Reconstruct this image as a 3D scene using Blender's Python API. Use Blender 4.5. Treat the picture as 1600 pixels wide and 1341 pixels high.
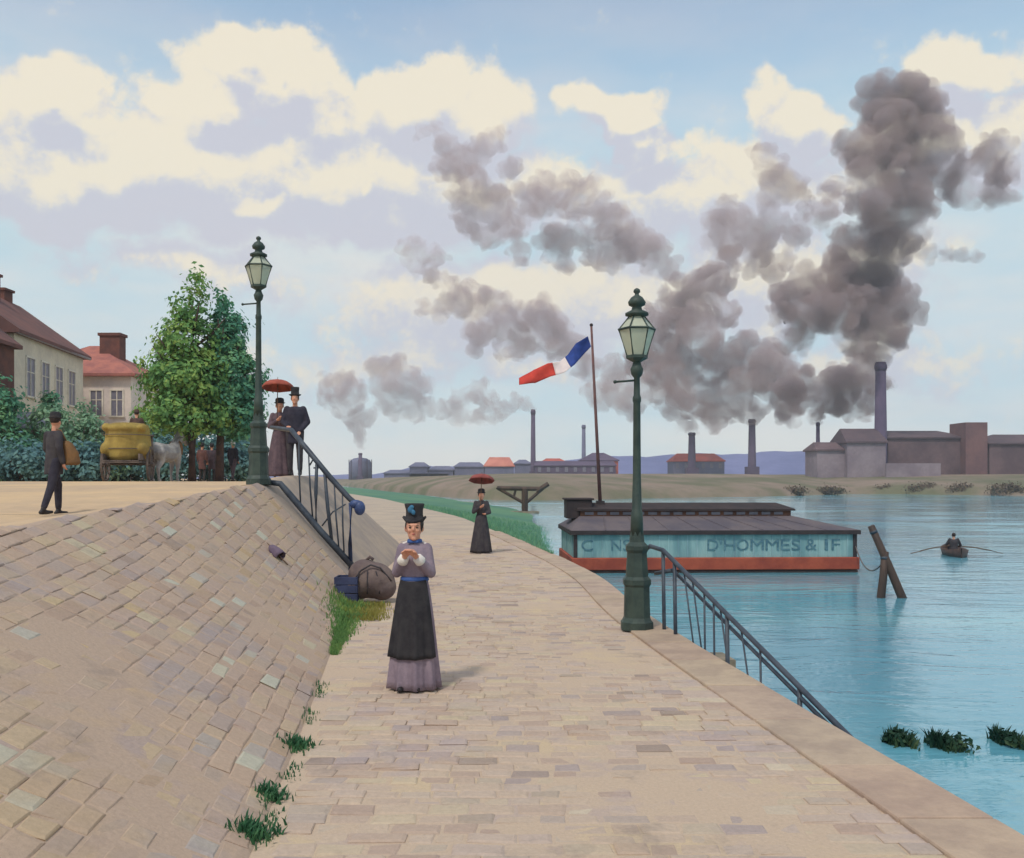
import bpy, bmesh, math, random
import numpy as np
from mathutils import Vector, Matrix, Euler

random.seed(11)
rng = np.random.default_rng(11)
scene = bpy.context.scene
for o in list(bpy.data.objects):
    bpy.data.objects.remove(o)
COL = scene.collection
R = math.radians

# ------------------------------------------------------------------ camera
EYE, FOC = 1.95, 1500.0            # eye height in metres, focal length in photo pixels (1600 wide)
cam_d = bpy.data.cameras.new("camera")
cam = bpy.data.objects.new("camera", cam_d)
COL.objects.link(cam)
cam.location = (0, 0, EYE)
cam.rotation_euler = (R(90), 0, 0)
cam_d.sensor_width = 36.0
cam_d.lens = FOC / 1600 * 36.0
cam_d.shift_y = (748 - 670.5) / 1600
cam_d.clip_start, cam_d.clip_end = 0.1, 6000
scene.camera = cam


def at(px, py, d):
    """a point seen at photo pixel (px, py) at distance d metres"""
    return Vector(((px - 800) / FOC * d, d, EYE + (748 - py) / FOC * d))


# ------------------------------------------------------------------ light
SUN_DIR = Vector((-0.38, -0.72, 0.0)).normalized()
SUN_EL = R(56)
sun_d = bpy.data.lights.new("sun", "SUN")
sun_d.energy = 2.0
sun_d.angle = R(6)
sun_d.color = (1.0, 0.94, 0.84)
sun = bpy.data.objects.new("sun", sun_d)
COL.objects.link(sun)
to_sun = Vector((SUN_DIR.x * math.cos(SUN_EL), SUN_DIR.y * math.cos(SUN_EL), math.sin(SUN_EL)))
sun.rotation_euler = (-to_sun).to_track_quat('-Z', 'Y').to_euler()
sun.location = (-20, -20, 60)

vs = scene.view_settings
vs.view_transform = 'Standard'
vs.look = 'None'
vs.exposure = 0.0
vs.gamma = 1.0
vs.use_curve_mapping = False
cy = scene.cycles
cy.use_denoising = True
cy.max_bounces = 6
cy.diffuse_bounces = 3
cy.glossy_bounces = 3
cy.transmission_bounces = 6
cy.transparent_max_bounces = 12
cy.volume_bounces = 1
cy.volume_step_rate = .5
cy.volume_max_steps = 256
cy.caustics_reflective = False
cy.caustics_refractive = False


def lin(r, g, b):
    f = lambda c: ((c / 255 + 0.055) / 1.055) ** 2.4 if c > 10 else c / 255 / 12.92
    return (f(r), f(g), f(b), 1.0)


# ------------------------------------------------------------------ world: sky with clouds
world = bpy.data.worlds.new("World")
scene.world = world
world.use_nodes = True
NT = world.node_tree
NT.nodes.clear()


class NB:
    """tiny node-graph helper"""
    def __init__(self, tree):
        self.t = tree

    def n(self, kind, **kw):
        nd = self.t.nodes.new(kind)
        for k, v in kw.items():
            setattr(nd, k, v)
        return nd

    def put(self, sock, v):
        if hasattr(v, 'node'):
            self.t.links.new(v, sock)
        else:
            sock.default_value = v

    def math(self, op, a, b=None, c=None, clamp=False):
        nd = self.n('ShaderNodeMath', operation=op)
        nd.use_clamp = clamp
        self.put(nd.inputs[0], a)
        if b is not None:
            self.put(nd.inputs[1], b)
        if c is not None:
            self.put(nd.inputs[2], c)
        return nd.outputs[0]

    def vmath(self, op, a, b=None):
        nd = self.n('ShaderNodeVectorMath', operation=op)
        self.put(nd.inputs[0], a)
        if b is not None:
            self.put(nd.inputs[1], b)
        return nd.outputs[0]

    def noise(self, vec, scale, detail=4, rough=0.5, dist=0.0, lac=2.0):
        nd = self.n('ShaderNodeTexNoise')
        if vec is not None:
            self.put(nd.inputs['Vector'], vec)
        nd.inputs['Scale'].default_value = scale
        nd.inputs['Detail'].default_value = detail
        nd.inputs['Roughness'].default_value = rough
        nd.inputs['Distortion'].default_value = dist
        nd.inputs['Lacunarity'].default_value = lac
        return nd

    def mix(self, f, a, b, blend='MIX', clamp=False):
        nd = self.n('ShaderNodeMix', data_type='RGBA', blend_type=blend)
        nd.clamp_result = clamp
        self.put(nd.inputs[0], f)
        self.put(nd.inputs[6], a)
        self.put(nd.inputs[7], b)
        return nd.outputs[2]

    def ramp(self, f, stops, interp='LINEAR'):
        nd = self.n('ShaderNodeValToRGB')
        cr = nd.color_ramp
        cr.interpolation = interp
        while len(cr.elements) < len(stops):
            cr.elements.new(0.5)
        for e, (p, c) in zip(cr.elements, stops):
            e.position = p
            e.color = c
        self.put(nd.inputs[0], f)
        return nd.outputs[0]

    def smooth(self, v, lo, hi):
        nd = self.n('ShaderNodeMapRange', interpolation_type='SMOOTHSTEP')
        self.put(nd.inputs[0], v)
        nd.inputs[1].default_value = lo
        nd.inputs[2].default_value = hi
        return nd.outputs[0]


def px_az(px, py):
    """photo pixel -> azimuth and elevation of that direction in the sky"""
    v = Vector(((px - 800) / FOC, 1.0, (748 - py) / FOC)).normalized()
    return math.atan2(v.x, v.y), math.asin(v.z)


# cloud masses: centre and half-size in photo pixels, amount
CLOUDS = [
    (420, 120, 150, 110, 1.0), (310, 165, 130, 70, .8), (405, 60, 55, 50, .75),
    (670, 160, 190, 105, 1.0), (75, 150, 115, 75, .95), (180, 265, 480, 140, 1.0), (560, 285, 420, 130, .95), (500, 190, 140, 80, .7),
    (950, 165, 110, 52, .95), (1010, 210, 100, 58, .9), (1225, 175, 80, 80, .95), (1500, 115, 115, 80, .95),
    (1500, 220, 280, 110, .75), (1100, 300, 480, 130, .6), (850, 470, 480, 100, .62), (1250, 440, 320, 110, .58), (300, 420, 300, 60, .42), (620, 560, 420, 70, .40),
    (160, 262, 75, 36, 1.05), (265, 278, 50, 28, .98), (400, 312, 90, 42, 1.0), (600, 300, 75, 48, 1.05), (1380, 560, 300, 80, .4),
]

grp = bpy.data.node_groups.new("cloud_amount", 'ShaderNodeTree')
grp.interface.new_socket("Vector", in_out='INPUT', socket_type='NodeSocketVector')
grp.interface.new_socket("Amount", in_out='OUTPUT', socket_type='NodeSocketFloat')
g = NB(grp)
gi = g.n('NodeGroupInput')
go = g.n('NodeGroupOutput')
vec = gi.outputs[0]
wn = g.noise(vec, 10.0, 3, .55)
vw = g.vmath('ADD', vec, g.vmath('MULTIPLY', g.vmath('SUBTRACT', wn.outputs['Color'], (.5, .5, .5)), (.15, .15, .12)))
sep = g.n('ShaderNodeSeparateXYZ')
grp.links.new(vw, sep.inputs[0])
az = g.math('ARCTAN2', sep.outputs[0], sep.outputs[1])
el = g.math('ARCSINE', sep.outputs[2])
cmb = g.n('ShaderNodeCombineXYZ')
grp.links.new(az, cmb.inputs[0])
grp.links.new(el, cmb.inputs[1])
# the rest of the sky, outside the frame: the same kind of broken cumulus
nz = g.noise(vec, 3.6, 4, .56)
out_az = g.smooth(g.math('ABSOLUTE', az), .50, .68)
outside = g.math('MAXIMUM', out_az, g.smooth(el, .46, .60))
acc = g.math('MULTIPLY', g.math('MULTIPLY', g.math('SUBTRACT', nz.outputs[0], .48), 3.2), outside)
for (cx, cyy, hx, hy, am) in CLOUDS:
    a0, e0 = px_az(cx, cyy)
    a1, _ = px_az(cx + hx, cyy)
    _, e1 = px_az(cx, cyy - hy)
    sx_, sy_ = 1 / max(abs(a1 - a0), 1e-3), 1 / max(abs(e1 - e0), 1e-3)
    nd = g.n('ShaderNodeVectorMath', operation='MULTIPLY_ADD')
    grp.links.new(cmb.outputs[0], nd.inputs[0])
    nd.inputs[1].default_value = (sx_, sy_, 0)
    nd.inputs[2].default_value = (-a0 * sx_, -e0 * sy_, 0)
    ln_ = g.n('ShaderNodeVectorMath', operation='LENGTH')
    grp.links.new(nd.outputs[0], ln_.inputs[0])
    acc = g.math('MAXIMUM', acc, g.math('MULTIPLY_ADD', ln_.outputs['Value'], -am, am))
fine = g.noise(vec, 22.0, 6, .68)
acc = g.math('MULTIPLY_ADD', fine.outputs[0], .74, g.math('SUBTRACT', acc, .37))
grp.links.new(acc, go.inputs[0])

w = NB(NT)
tc = w.n('ShaderNodeTexCoord')
sky = w.n('ShaderNodeTexSky', sky_type='NISHITA')
sky.sun_disc = False
sky.sun_elevation = SUN_EL
sky.sun_rotation = math.atan2(SUN_DIR.x, SUN_DIR.y)
sky.altitude = 50
sky.air_density = 1.0
sky.dust_density = 0.7
sky.ozone_density = 1.0
dirv = tc.outputs['Generated']


def cloud_at(v):
    nd = w.n('ShaderNodeGroup')
    nd.node_tree = grp
    w.put(nd.inputs[0], v)
    return nd.outputs[0]


d0 = cloud_at(dirv)
d1 = cloud_at(w.vmath('ADD', dirv, (-0.010, 0.0, 0.030)))
cover = w.smooth(d0, .05, .30)
tn = w.noise(dirv, 34.0, 4, .7)
lit = w.smooth(w.math('MULTIPLY_ADD', tn.outputs[0], .34, w.math('SUBTRACT', w.math('SUBTRACT', d0, d1), .17)), -.16, .28)
wisp = w.noise(w.vmath('MULTIPLY', dirv, (1, 1, 3.0)), 3.2, 4, .6)
sepd = w.n('ShaderNodeSeparateXYZ')
NT.links.new(dirv, sepd.inputs[0])
elev = sepd.outputs[2]
# colours are radiances divided by the background strength
S_BG = 0.15
k = lambda r, g_, b: (lin(r, g_, b)[0] / S_BG, lin(r, g_, b)[1] / S_BG, lin(r, g_, b)[2] / S_BG, 1)
base_sky = w.mix(1.0, sky.outputs[0], (1.34, 1.36, 1.24, 1), 'MULTIPLY')
haze_f = w.math('MULTIPLY_ADD', w.math('SUBTRACT', 1.0, w.smooth(elev, .26, .47)), .72, .20)
haze_f = w.math('ADD', haze_f, w.math('MULTIPLY', w.math('SUBTRACT', wisp.outputs[0], .5), .35), clamp=True)
veil = w.mix(w.smooth(wisp.outputs['Color'], .36, .64), k(192, 221, 231), k(232, 232, 227))
low = w.mix(haze_f, base_sky, veil)
cl_col = w.ramp(lit, [(0.0, k(206, 206, 218)), (.30, k(216, 215, 219)), (.60, k(234, 227, 216)), (1.0, k(250, 238, 212))])
allsky = w.mix(w.math('MULTIPLY', cover, .92), low, cl_col)
bg = w.n('ShaderNodeBackground')
bg.inputs[1].default_value = S_BG
NT.links.new(allsky, bg.inputs[0])
wo = w.n('ShaderNodeOutputWorld')
NT.links.new(bg.outputs[0], wo.inputs[0])
world.cycles.sampling_method = 'MANUAL'
world.cycles.sample_map_resolution = 512

# ------------------------------------------------------------------ materials
MATS = {}


def mat(name, c1, c2=None, scale=6.0, rough=.8, bump=.0, bscale=None, spec=.3, jitter=0.0, island=False, metal=0.0, detail=5, contrast=(.35, .65), stretch=(1, 1, 1), coord='Object'):
    """procedural surface: two tones mixed by noise, fine speckle, optional per-piece shift and relief"""
    if name in MATS:
        return MATS[name]
    m = bpy.data.materials.new(name)
    m.use_nodes = True
    t = m.node_tree
    t.nodes.clear()
    b = NB(t)
    tcd = b.n('ShaderNodeTexCoord')
    v = b.vmath('MULTIPLY', tcd.outputs[coord], stretch)
    n1 = b.noise(v, scale, detail, .6)
    f = b.smooth(n1.outputs[0], *contrast)
    col = b.mix(f, c1, c2 or c1)
    n2 = b.noise(v, scale * 9, 3, .6)
    sp = b.math('ADD', b.math('MULTIPLY', n2.outputs[0], .30), .85)
    cc = b.n('ShaderNodeCombineColor')
    for i in range(3):
        t.links.new(sp, cc.inputs[i])
    col = b.mix(1.0, col, cc.outputs[0], 'MULTIPLY')
    if jitter:
        oi = b.n('ShaderNodeObjectInfo')
        rnd = oi.outputs['Random']
        if island:
            ge = b.n('ShaderNodeNewGeometry')
            rnd = b.math('ADD', rnd, ge.outputs['Random Per Island'])
        wnn = b.n('ShaderNodeTexWhiteNoise', noise_dimensions='1D')
        t.links.new(rnd, wnn.inputs['W'])
        hsv = b.n('ShaderNodeHueSaturation')
        sc = b.n('ShaderNodeSeparateColor')
        t.links.new(wnn.outputs['Color'], sc.inputs[0])
        t.links.new(b.math('ADD', b.math('MULTIPLY', sc.outputs[0], jitter * .16), .5 - jitter * .08), hsv.inputs[0])
        t.links.new(b.math('ADD', b.math('MULTIPLY', sc.outputs[1], jitter * .8), 1 - jitter * .4), hsv.inputs[1])
        t.links.new(b.math('ADD', b.math('MULTIPLY', sc.outputs[2], jitter), 1 - jitter * .5), hsv.inputs[2])
        t.links.new(col, hsv.inputs[4])
        col = hsv.outputs[0]
    p = b.n('ShaderNodeBsdfPrincipled')
    t.links.new(col, p.inputs['Base Color'])
    p.inputs['Roughness'].default_value = rough
    p.inputs['Metallic'].default_value = metal
    p.inputs['Specular IOR Level'].default_value = spec
    if bump:
        nb = b.noise(v, bscale or scale * 4, 5, .65)
        bp = b.n('ShaderNodeBump')
        bp.inputs['Strength'].default_value = bump
        bp.inputs['Distance'].default_value = .02
        t.links.new(nb.outputs[0], bp.inputs['Height'])
        t.links.new(bp.outputs[0], p.inputs['Normal'])
    o = b.n('ShaderNodeOutputMaterial')
    t.links.new(p.outputs[0], o.inputs[0])
    MATS[name] = m
    return m


def leaf_mat(name, c1, c2, c3):
    """foliage: each leaf takes its own tone; light passes through"""
    if name in MATS:
        return MATS[name]
    m = bpy.data.materials.new(name)
    m.use_nodes = True
    t = m.node_tree
    t.nodes.clear()
    b = NB(t)
    ge = b.n('ShaderNodeNewGeometry')
    tcd = b.n('ShaderNodeTexCoord')
    n1 = b.noise(tcd.outputs['Object'], 1.1, 3, .5)
    f = b.math('ADD', b.math('MULTIPLY', ge.outputs['Random Per Island'], .5), b.math('MULTIPLY', b.smooth(n1.outputs[0], .35, .65), .5))
    col = b.ramp(f, [(0, c1), (.5, c2), (1, c3)])
    df = b.n('ShaderNodeBsdfPrincipled')
    t.links.new(col, df.inputs['Base Color'])
    df.inputs['Roughness'].default_value = .6
    df.inputs['Specular IOR Level'].default_value = .2
    tr = b.n('ShaderNodeBsdfTranslucent')
    t.links.new(col, tr.inputs[0])
    mx = b.n('ShaderNodeMixShader')
    mx.inputs[0].default_value = .3
    t.links.new(df.outputs[0], mx.inputs[1])
    t.links.new(tr.outputs[0], mx.inputs[2])
    o = b.n('ShaderNodeOutputMaterial')
    t.links.new(mx.outputs[0], o.inputs[0])
    MATS[name] = m
    return m


# ------------------------------------------------------------------ mesh helpers
class MB:
    def __init__(self):
        self.v, self.f = [], []

    def add(self, vs_, fs):
        k0 = len(self.v)
        self.v += [tuple(p) for p in vs_]
        self.f += [tuple(i + k0 for i in q) for q in fs]
        return self

    def box(self, x0, x1, y0, y1, z0, z1, m=None):
        vv = [Vector((x, y, z)) for z in (z0, z1) for (x, y) in ((x0, y0), (x1, y0), (x1, y1), (x0, y1))]
        if m is not None:
            vv = [m @ p for p in vv]
        return self.add(vv, [(0, 3, 2, 1), (4, 5, 6, 7), (0, 1, 5, 4), (1, 2, 6, 5), (2, 3, 7, 6), (3, 0, 4, 7)])

    def tube(self, pts, rad, n=8, cap=True, squash=1.0):
        """a round bar through points, radius per point"""
        pts = [Vector(p) for p in pts]
        if not hasattr(rad, '__len__'):
            rad = [rad] * len(pts)
        rings = []
        ref = Vector((0, 0, 1))
        for i, p in enumerate(pts):
            d = (pts[min(i + 1, len(pts) - 1)] - pts[max(i - 1, 0)]).normalized()
            a = ref.cross(d)
            if a.length < 1e-3:
                a = Vector((1, 0, 0)).cross(d)
            a.normalize()
            bb = d.cross(a)
            rings.append([p + (a * math.cos(2 * math.pi * j / n) + bb * math.sin(2 * math.pi * j / n) * squash) * rad[i] for j in range(n)])
        vv = [q for r in rings for q in r]
        ff = []
        for i in range(len(pts) - 1):
            for j in range(n):
                ff.append((i * n + j, i * n + (j + 1) % n, (i + 1) * n + (j + 1) % n, (i + 1) * n + j))
        if cap:
            ff.append(tuple(reversed(range(n))))
            ff.append(tuple((len(pts) - 1) * n + j for j in range(n)))
        return self.add(vv, ff)

    def lathe(self, prof, n=16, c=(0, 0, 0), m=None, sx=1.0, sy=1.0, rot=0.0, cap=True):
        """profile of (radius, z) turned about a vertical axis"""
        vv = []
        for (r, z) in prof:
            for j in range(n):
                a = 2 * math.pi * j / n + rot
                p = Vector((c[0] + r * sx * math.cos(a), c[1] + r * sy * math.sin(a), c[2] + z))
                vv.append(m @ p if m is not None else p)
        ff = []
        for i in range(len(prof) - 1):
            for j in range(n):
                ff.append((i * n + j, i * n + (j + 1) % n, (i + 1) * n + (j + 1) % n, (i + 1) * n + j))
        if cap:
            ff.append(tuple(reversed(range(n))))
            ff.append(tuple((len(prof) - 1) * n + j for j in range(n)))
        return self.add(vv, ff)

    def ell(self, c, r, nu=12, nv=8, m=None):
        c = Vector(c)
        if not hasattr(r, '__len__'):
            r = (r, r, r)
        vv = [Vector((0, 0, -1))]
        for i in range(1, nv):
            ph = -math.pi / 2 + math.pi * i / nv
            for j in range(nu):
                a = 2 * math.pi * j / nu
                vv.append(Vector((math.cos(ph) * math.cos(a), math.cos(ph) * math.sin(a), math.sin(ph))))
        vv.append(Vector((0, 0, 1)))
        ff = [(0, 1 + (j + 1) % nu, 1 + j) for j in range(nu)]
        for i in range(nv - 2):
            for j in range(nu):
                ff.append((1 + i * nu + j, 1 + i * nu + (j + 1) % nu, 1 + (i + 1) * nu + (j + 1) % nu, 1 + (i + 1) * nu + j))
        top = len(vv) - 1
        ff += [(top, 1 + (nv - 2) * nu + j, 1 + (nv - 2) * nu + (j + 1) % nu) for j in range(nu)]
        out = []
        for p in vv:
            q = Vector((p.x * r[0], p.y * r[1], p.z * r[2]))
            if m is not None:
                q = m @ q
            out.append(q + c)
        return self.add(out, ff)

    def mesh(self, name, material=None, smooth=False):
        me = bpy.data.meshes.new(name)
        me.from_pydata(self.v, [], self.f)
        if material:
            me.materials.append(material)
        if smooth:
            for p in me.polygons:
                p.use_smooth = True
        me.update()
        return me

    def build(self, name, material, parent=None, smooth=False, bevel=0.0, seg=1):
        o = link(name, self.mesh(name, material, smooth), parent)
        if bevel:
            md = o.modifiers.new('bevel', 'BEVEL')
            md.width = bevel
            md.segments = seg
            md.limit_method = 'ANGLE'
        return o


def link(name, data, parent=None):
    o = bpy.data.objects.new(name, data)
    COL.objects.link(o)
    if parent:
        o.parent = parent
    return o


def tag(o, label=None, cat=None, group=None, kind=None):
    if label:
        o['label'] = label
    if cat:
        o['category'] = cat
    if group:
        o['group'] = group
    if kind:
        o['kind'] = kind
    return o


def empty(name, loc=(0, 0, 0), rz=0.0, scale=1.0):
    e = bpy.data.objects.new(name, None)
    e.empty_display_size = .2
    COL.objects.link(e)
    e.location = loc
    e.rotation_euler = (0, 0, rz)
    e.scale = (scale,) * 3
    return e


def copy_tree(o, parent=None):
    c = o.copy()
    COL.objects.link(c)
    c.parent = parent
    for ch in list(o.children):
        copy_tree(ch, c)
    return c


def fused(name, prims, voxel, material, parent=None, smooth=4, fac=.5):
    """many overlapping closed shapes grown into ONE continuous surface"""
    mb = MB()
    for p in prims:
        if p[0] == 'chain':
            pts = [Vector(q[:3]) for q in p[1]]
            rad = [q[3] for q in p[1]]
            for a, b_, ra, rb in zip(pts[:-1], pts[1:], rad[:-1], rad[1:]):
                if (b_ - a).length > 1e-4:
                    mb.tube([a, b_], [ra, rb], 10)
            for a, ra in zip(pts, rad):
                mb.ell(a, ra, 10, 6)
        elif p[0] == 'ell':
            mb.ell(p[1], p[2], 16, 10, p[3] if len(p) > 3 else None)
        elif p[0] == 'loft':
            mb.add(*loft(p[1]))
    me = mb.mesh(name + '_src')
    tmp = bpy.data.objects.new('tmp', me)
    COL.objects.link(tmp)
    rm = tmp.modifiers.new('r', 'REMESH')
    rm.mode = 'VOXEL'
    rm.voxel_size = voxel
    if smooth:
        sm = tmp.modifiers.new('s', 'SMOOTH')
        sm.factor = fac
        sm.iterations = smooth
    dg = bpy.context.evaluated_depsgraph_get()
    dg.update()
    res = bpy.data.meshes.new_from_object(tmp.evaluated_get(dg))
    res.name = name
    bpy.data.objects.remove(tmp)
    bpy.data.meshes.remove(me)
    res.materials.clear()
    res.materials.append(material)
    for q in res.polygons:
        q.use_smooth = True
    return link(name, res, parent)


def loft(rings, n=32):
    """closed body through rings (x, y, z, rx, ry, fold_count, fold_depth)"""
    vv, ff = [], []
    for r in rings:
        x, y, z, rx, ry = r[:5]
        fc, fd = (r[5], r[6]) if len(r) > 6 else (0, 0)
        for j in range(n):
            a = 2 * math.pi * j / n
            s = 1 + fd * (math.sin(fc * a + .7) + .45 * math.sin((fc * 2 + 1) * a + 2.1 + z))
            vv.append(Vector((x + rx * s * math.cos(a), y + ry * s * math.sin(a), z)))
    for i in range(len(rings) - 1):
        for j in range(n):
            ff.append((i * n + j, i * n + (j + 1) % n, (i + 1) * n + (j + 1) % n, (i + 1) * n + j))
    ff.append(tuple(reversed(range(n))))
    ff.append(tuple((len(rings) - 1) * n + j for j in range(n)))
    return vv, ff


def interp(tab, v):
    xs, ys = zip(*tab)
    return float(np.interp(v, xs, ys))


def sstep(t):
    t = max(0.0, min(1.0, t))
    return t * t * (3 - 2 * t)


def smooth_tab(tab, step=1.0):
    """table of (y, x) resampled and rounded so that outlines curve instead of kinking"""
    y0, y1 = tab[0][0], tab[-1][0]
    ys = np.arange(y0, y1 + step, step)
    xs = np.interp(ys, [p[0] for p in tab], [p[1] for p in tab])
    for _ in range(2):
        pad = np.concatenate([[2 * xs[0] - xs[1]], xs, [2 * xs[-1] - xs[-2]]])
        xs = .25 * pad[:-2] + .5 * pad[1:-1] + .25 * pad[2:]
    return list(zip(ys.tolist(), xs.tolist()))


WATER_Z = -1.5
# outlines on the ground, (distance, x)
FOOT = smooth_tab([(-4, -.7), (3, -1.15), (4.9, -1.3), (8.8, -1.76), (15.2, -2.55), (20, -2.70), (24, -2.78), (28, -3.2), (32, -4.0), (40, -6.0), (50, -8.2), (70, -12.2), (108, -20.0), (160, -33), (320, -75)])
EDGE = smooth_tab([(-4, 3.4), (0, 3.2), (5.1, 2.73), (7.2, 2.49), (11.2, 2.08), (13.5, 1.86), (18.6, 1.74), (22.2, 1.36), (25.7, .86), (31.8, 0.0), (48.8, -2.6), (91, -12), (150, -28), (320, -68)])
SHORE = smooth_tab([(23, 1.5), (27, 1.9), (44, 2.3), (70, 3.6), (99, 4.6), (120, 2.0), (144, -3.4), (192, -12.8), (320, -45)])
foot = lambda y: interp(FOOT, y)
edge = lambda y: interp(EDGE, y)
shore = lambda y: interp(SHORE, y)

RISE = [(-5, .95), (3, 1.18), (5, 1.29), (8, 1.46), (10, 1.55), (13, 1.68), (16.5, 1.86), (20, 2.03), (26, 2.0), (35, 1.86), (60, 1.86), (400, 1.9)]
FALL = [(0, .02), (6, .12), (12, .42), (14, .47), (16.5, .53), (22, .40), (32, .04), (400, 0)]
WIDE = [(-5, 2.8), (3, 2.95), (5, 3.0), (8, 2.95), (10, 2.75), (13, 2.25), (16.5, 1.76), (20, 1.8), (40, 2.6), (400, 6)]


def height(x, y):
    """height of the paved bank and of the upper road left of its foot"""
    t = foot(y) - x
    if t <= 0:
        return 0.0
    wd = interp(WIDE, y)
    top = interp(RISE, y)
    if t < wd:
        u = t / wd
        return top * (u if u < .9 else u - .5 * (u - .9) ** 2)
    return top * (1 - .005) - interp(FALL, y) * sstep((t - wd) / 2.4)


def slope_frame(x, y):
    """rotation that lays a stone flat on the bank"""
    e = .05
    nx = -(height(x + e, y) - height(x - e, y)) / (2 * e)
    ny = -(height(x, y + e) - height(x, y - e)) / (2 * e)
    return Vector((nx, ny, 1)).normalized()

# ------------------------------------------------------------------ the setting
def stone_mat(name, ramp, patch_a, patch_b, patch_scale=.55, speck=30.0):
    m = bpy.data.materials.new(name)
    m.use_nodes = True
    t = m.node_tree
    t.nodes.clear()
    b = NB(t)
    oi = b.n('ShaderNodeObjectInfo')
    ge = b.n('ShaderNodeNewGeometry')
    wnn = b.n('ShaderNodeTexWhiteNoise', noise_dimensions='1D')
    t.links.new(b.math('ADD', oi.outputs['Random'], ge.outputs['Random Per Island']), wnn.inputs['W'])
    pos = ge.outputs['Position']
    col = b.ramp(wnn.outputs['Value'], ramp)
    big = b.noise(pos, patch_scale, 4, .6)
    col = b.mix(b.math('MULTIPLY', b.smooth(big.outputs[0], .52, .66), .55), col, patch_a)
    big2 = b.noise(b.vmath('ADD', pos, (13.1, 4.2, 0)), patch_scale * 1.7, 4, .6)
    col = b.mix(b.math('MULTIPLY', b.smooth(big2.outputs[0], .54, .68), .55), col, patch_b)
    st_ = b.noise(b.vmath('ADD', pos, (3.3, 8.1, 0)), 1.4, 5, .68)
    col = b.mix(b.math('MULTIPLY', b.smooth(st_.outputs[0], .56, .70), .38), col, lin(128, 116, 110))
    sp = b.noise(pos, speck, 6, .7)
    sv = b.math('ADD', b.math('MULTIPLY', sp.outputs[0], .5), .75)
    cc = b.n('ShaderNodeCombineColor')
    for i in range(3):
        t.links.new(sv, cc.inputs[i])
    col = b.mix(1.0, col, cc.outputs[0], 'MULTIPLY')
    p = b.n('ShaderNodeBsdfPrincipled')
    t.links.new(col, p.inputs['Base Color'])
    p.inputs['Roughness'].default_value = .85
    p.inputs['Specular IOR Level'].default_value = .25
    nb = b.noise(pos, 22, 6, .7)
    bp = b.n('ShaderNodeBump')
    bp.inputs['Strength'].default_value = .5
    bp.inputs['Distance'].default_value = .015
    t.links.new(nb.outputs[0], bp.inputs['Height'])
    t.links.new(bp.outputs[0], p.inputs['Normal'])
    o = b.n('ShaderNodeOutputMaterial')
    t.links.new(p.outputs[0], o.inputs[0])
    return m


M_sett = stone_mat('quay_setts', [(0, lin(172, 149, 134)), (.18, lin(184, 163, 145)), (.42, lin(190, 169, 148)), (.62, lin(181, 162, 150)), (.82, lin(192, 174, 146)), (.92, lin(166, 150, 144)), (.97, lin(154, 136, 124)), (1, lin(196, 180, 158))],
                   lin(184, 162, 136), lin(168, 153, 152))
M_ramp = stone_mat('bank_setts', [(0, lin(168, 144, 127)), (.25, lin(182, 158, 137)), (.55, lin(174, 152, 138)), (.74, lin(184, 162, 134)), (.88, lin(164, 146, 138)), (.93, lin(182, 180, 164)), (.96, lin(186, 158, 118)), (1, lin(158, 138, 126))],
                   lin(176, 152, 122), lin(160, 148, 146))
M_joint = stone_mat('sandy_joint', [(0, lin(190, 168, 146)), (1, lin(190, 168, 146))], lin(200, 178, 142), lin(172, 154, 150), 1.1, 42.0)
M_joint_bank = stone_mat('earthy_joint', [(0, lin(178, 155, 136)), (1, lin(178, 155, 136))], lin(190, 162, 126), lin(162, 146, 144), 1.0, 42.0)
M_coping = mat('coping_granite', lin(184, 162, 140), lin(166, 145, 128), 1.8, .85, .45, 20, jitter=.10)
M_wall = mat('quay_wall_stone', lin(150, 136, 118), lin(110, 106, 92), 1.4, .9, .5, 8)
M_path = mat('beaten_path', lin(186, 169, 148), lin(172, 156, 142), .5, .95, .3, 9)
M_road = mat('sandy_road', lin(206, 176, 138), lin(188, 162, 134), .35, .95, .4, 6)
M_grass = mat('grass_bank', lin(92, 132, 100), lin(70, 116, 98), .12, .95, .8, 2.5, stretch=(1, .5, 1))
M_upper = mat('upper_ground', lin(150, 150, 110), lin(120, 130, 95), .1, .95, .4, 3)

# quay: a sheet with a wall down to the river bed
mb = MB()
ys = [-4 + .5 * i for i in range(17)] + [5 + 1.0 * i for i in range(30)] + [35 + 4.0 * i for i in range(30)] + [160, 200, 260, 320]
rows = []
for y in ys:
    fx, ex = foot(y) - .6, edge(y) - .02
    rows.append([(fx + (ex - fx) * i / 6, y, 0.0) for i in range(7)] + [(ex, y, -3.0)])
for r in rows:
    mb.v += r
for i in range(len(rows) - 1):
    for j in range(7):
        a = i * 8 + j
        mb.f.append((a, a + 1, a + 9, a + 8))
quay = mb.build('quay', M_joint)
quay.data.materials.append(M_path)
quay.data.materials.append(M_wall)
for p in quay.data.polygons:
    c = p.center
    if p.normal.z < .5:
        p.material_index = 2
    elif c.y > 33:
        p.material_index = 1
tag(quay, kind='structure')

# unit setts: a block with a worn, chamfered top
STONES = []
for s in range(8):
    r_ = random.Random(s)
    b = MB()
    jit = lambda a: (r_.random() - .5) * a
    base = [(-.5, -.5), (.5, -.5), (.5, .5), (-.5, .5)]
    lowr = [(x, y, -1.0) for x, y in base]
    mid = [(x + jit(.09), y + jit(.12), -.30) for x, y in base]
    ins = [(x * .84 + jit(.10), y * .76 + jit(.13), 0.0 + jit(.22)) for x, y in base]
    b.v = lowr + mid + ins
    for k0 in (0, 4):
        for j in range(4):
            b.f.append((k0 + j, k0 + (j + 1) % 4, k0 + 4 + (j + 1) % 4, k0 + 4 + j))
    b.f.append((8, 9, 10, 11))
    STONES.append(b)


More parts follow.
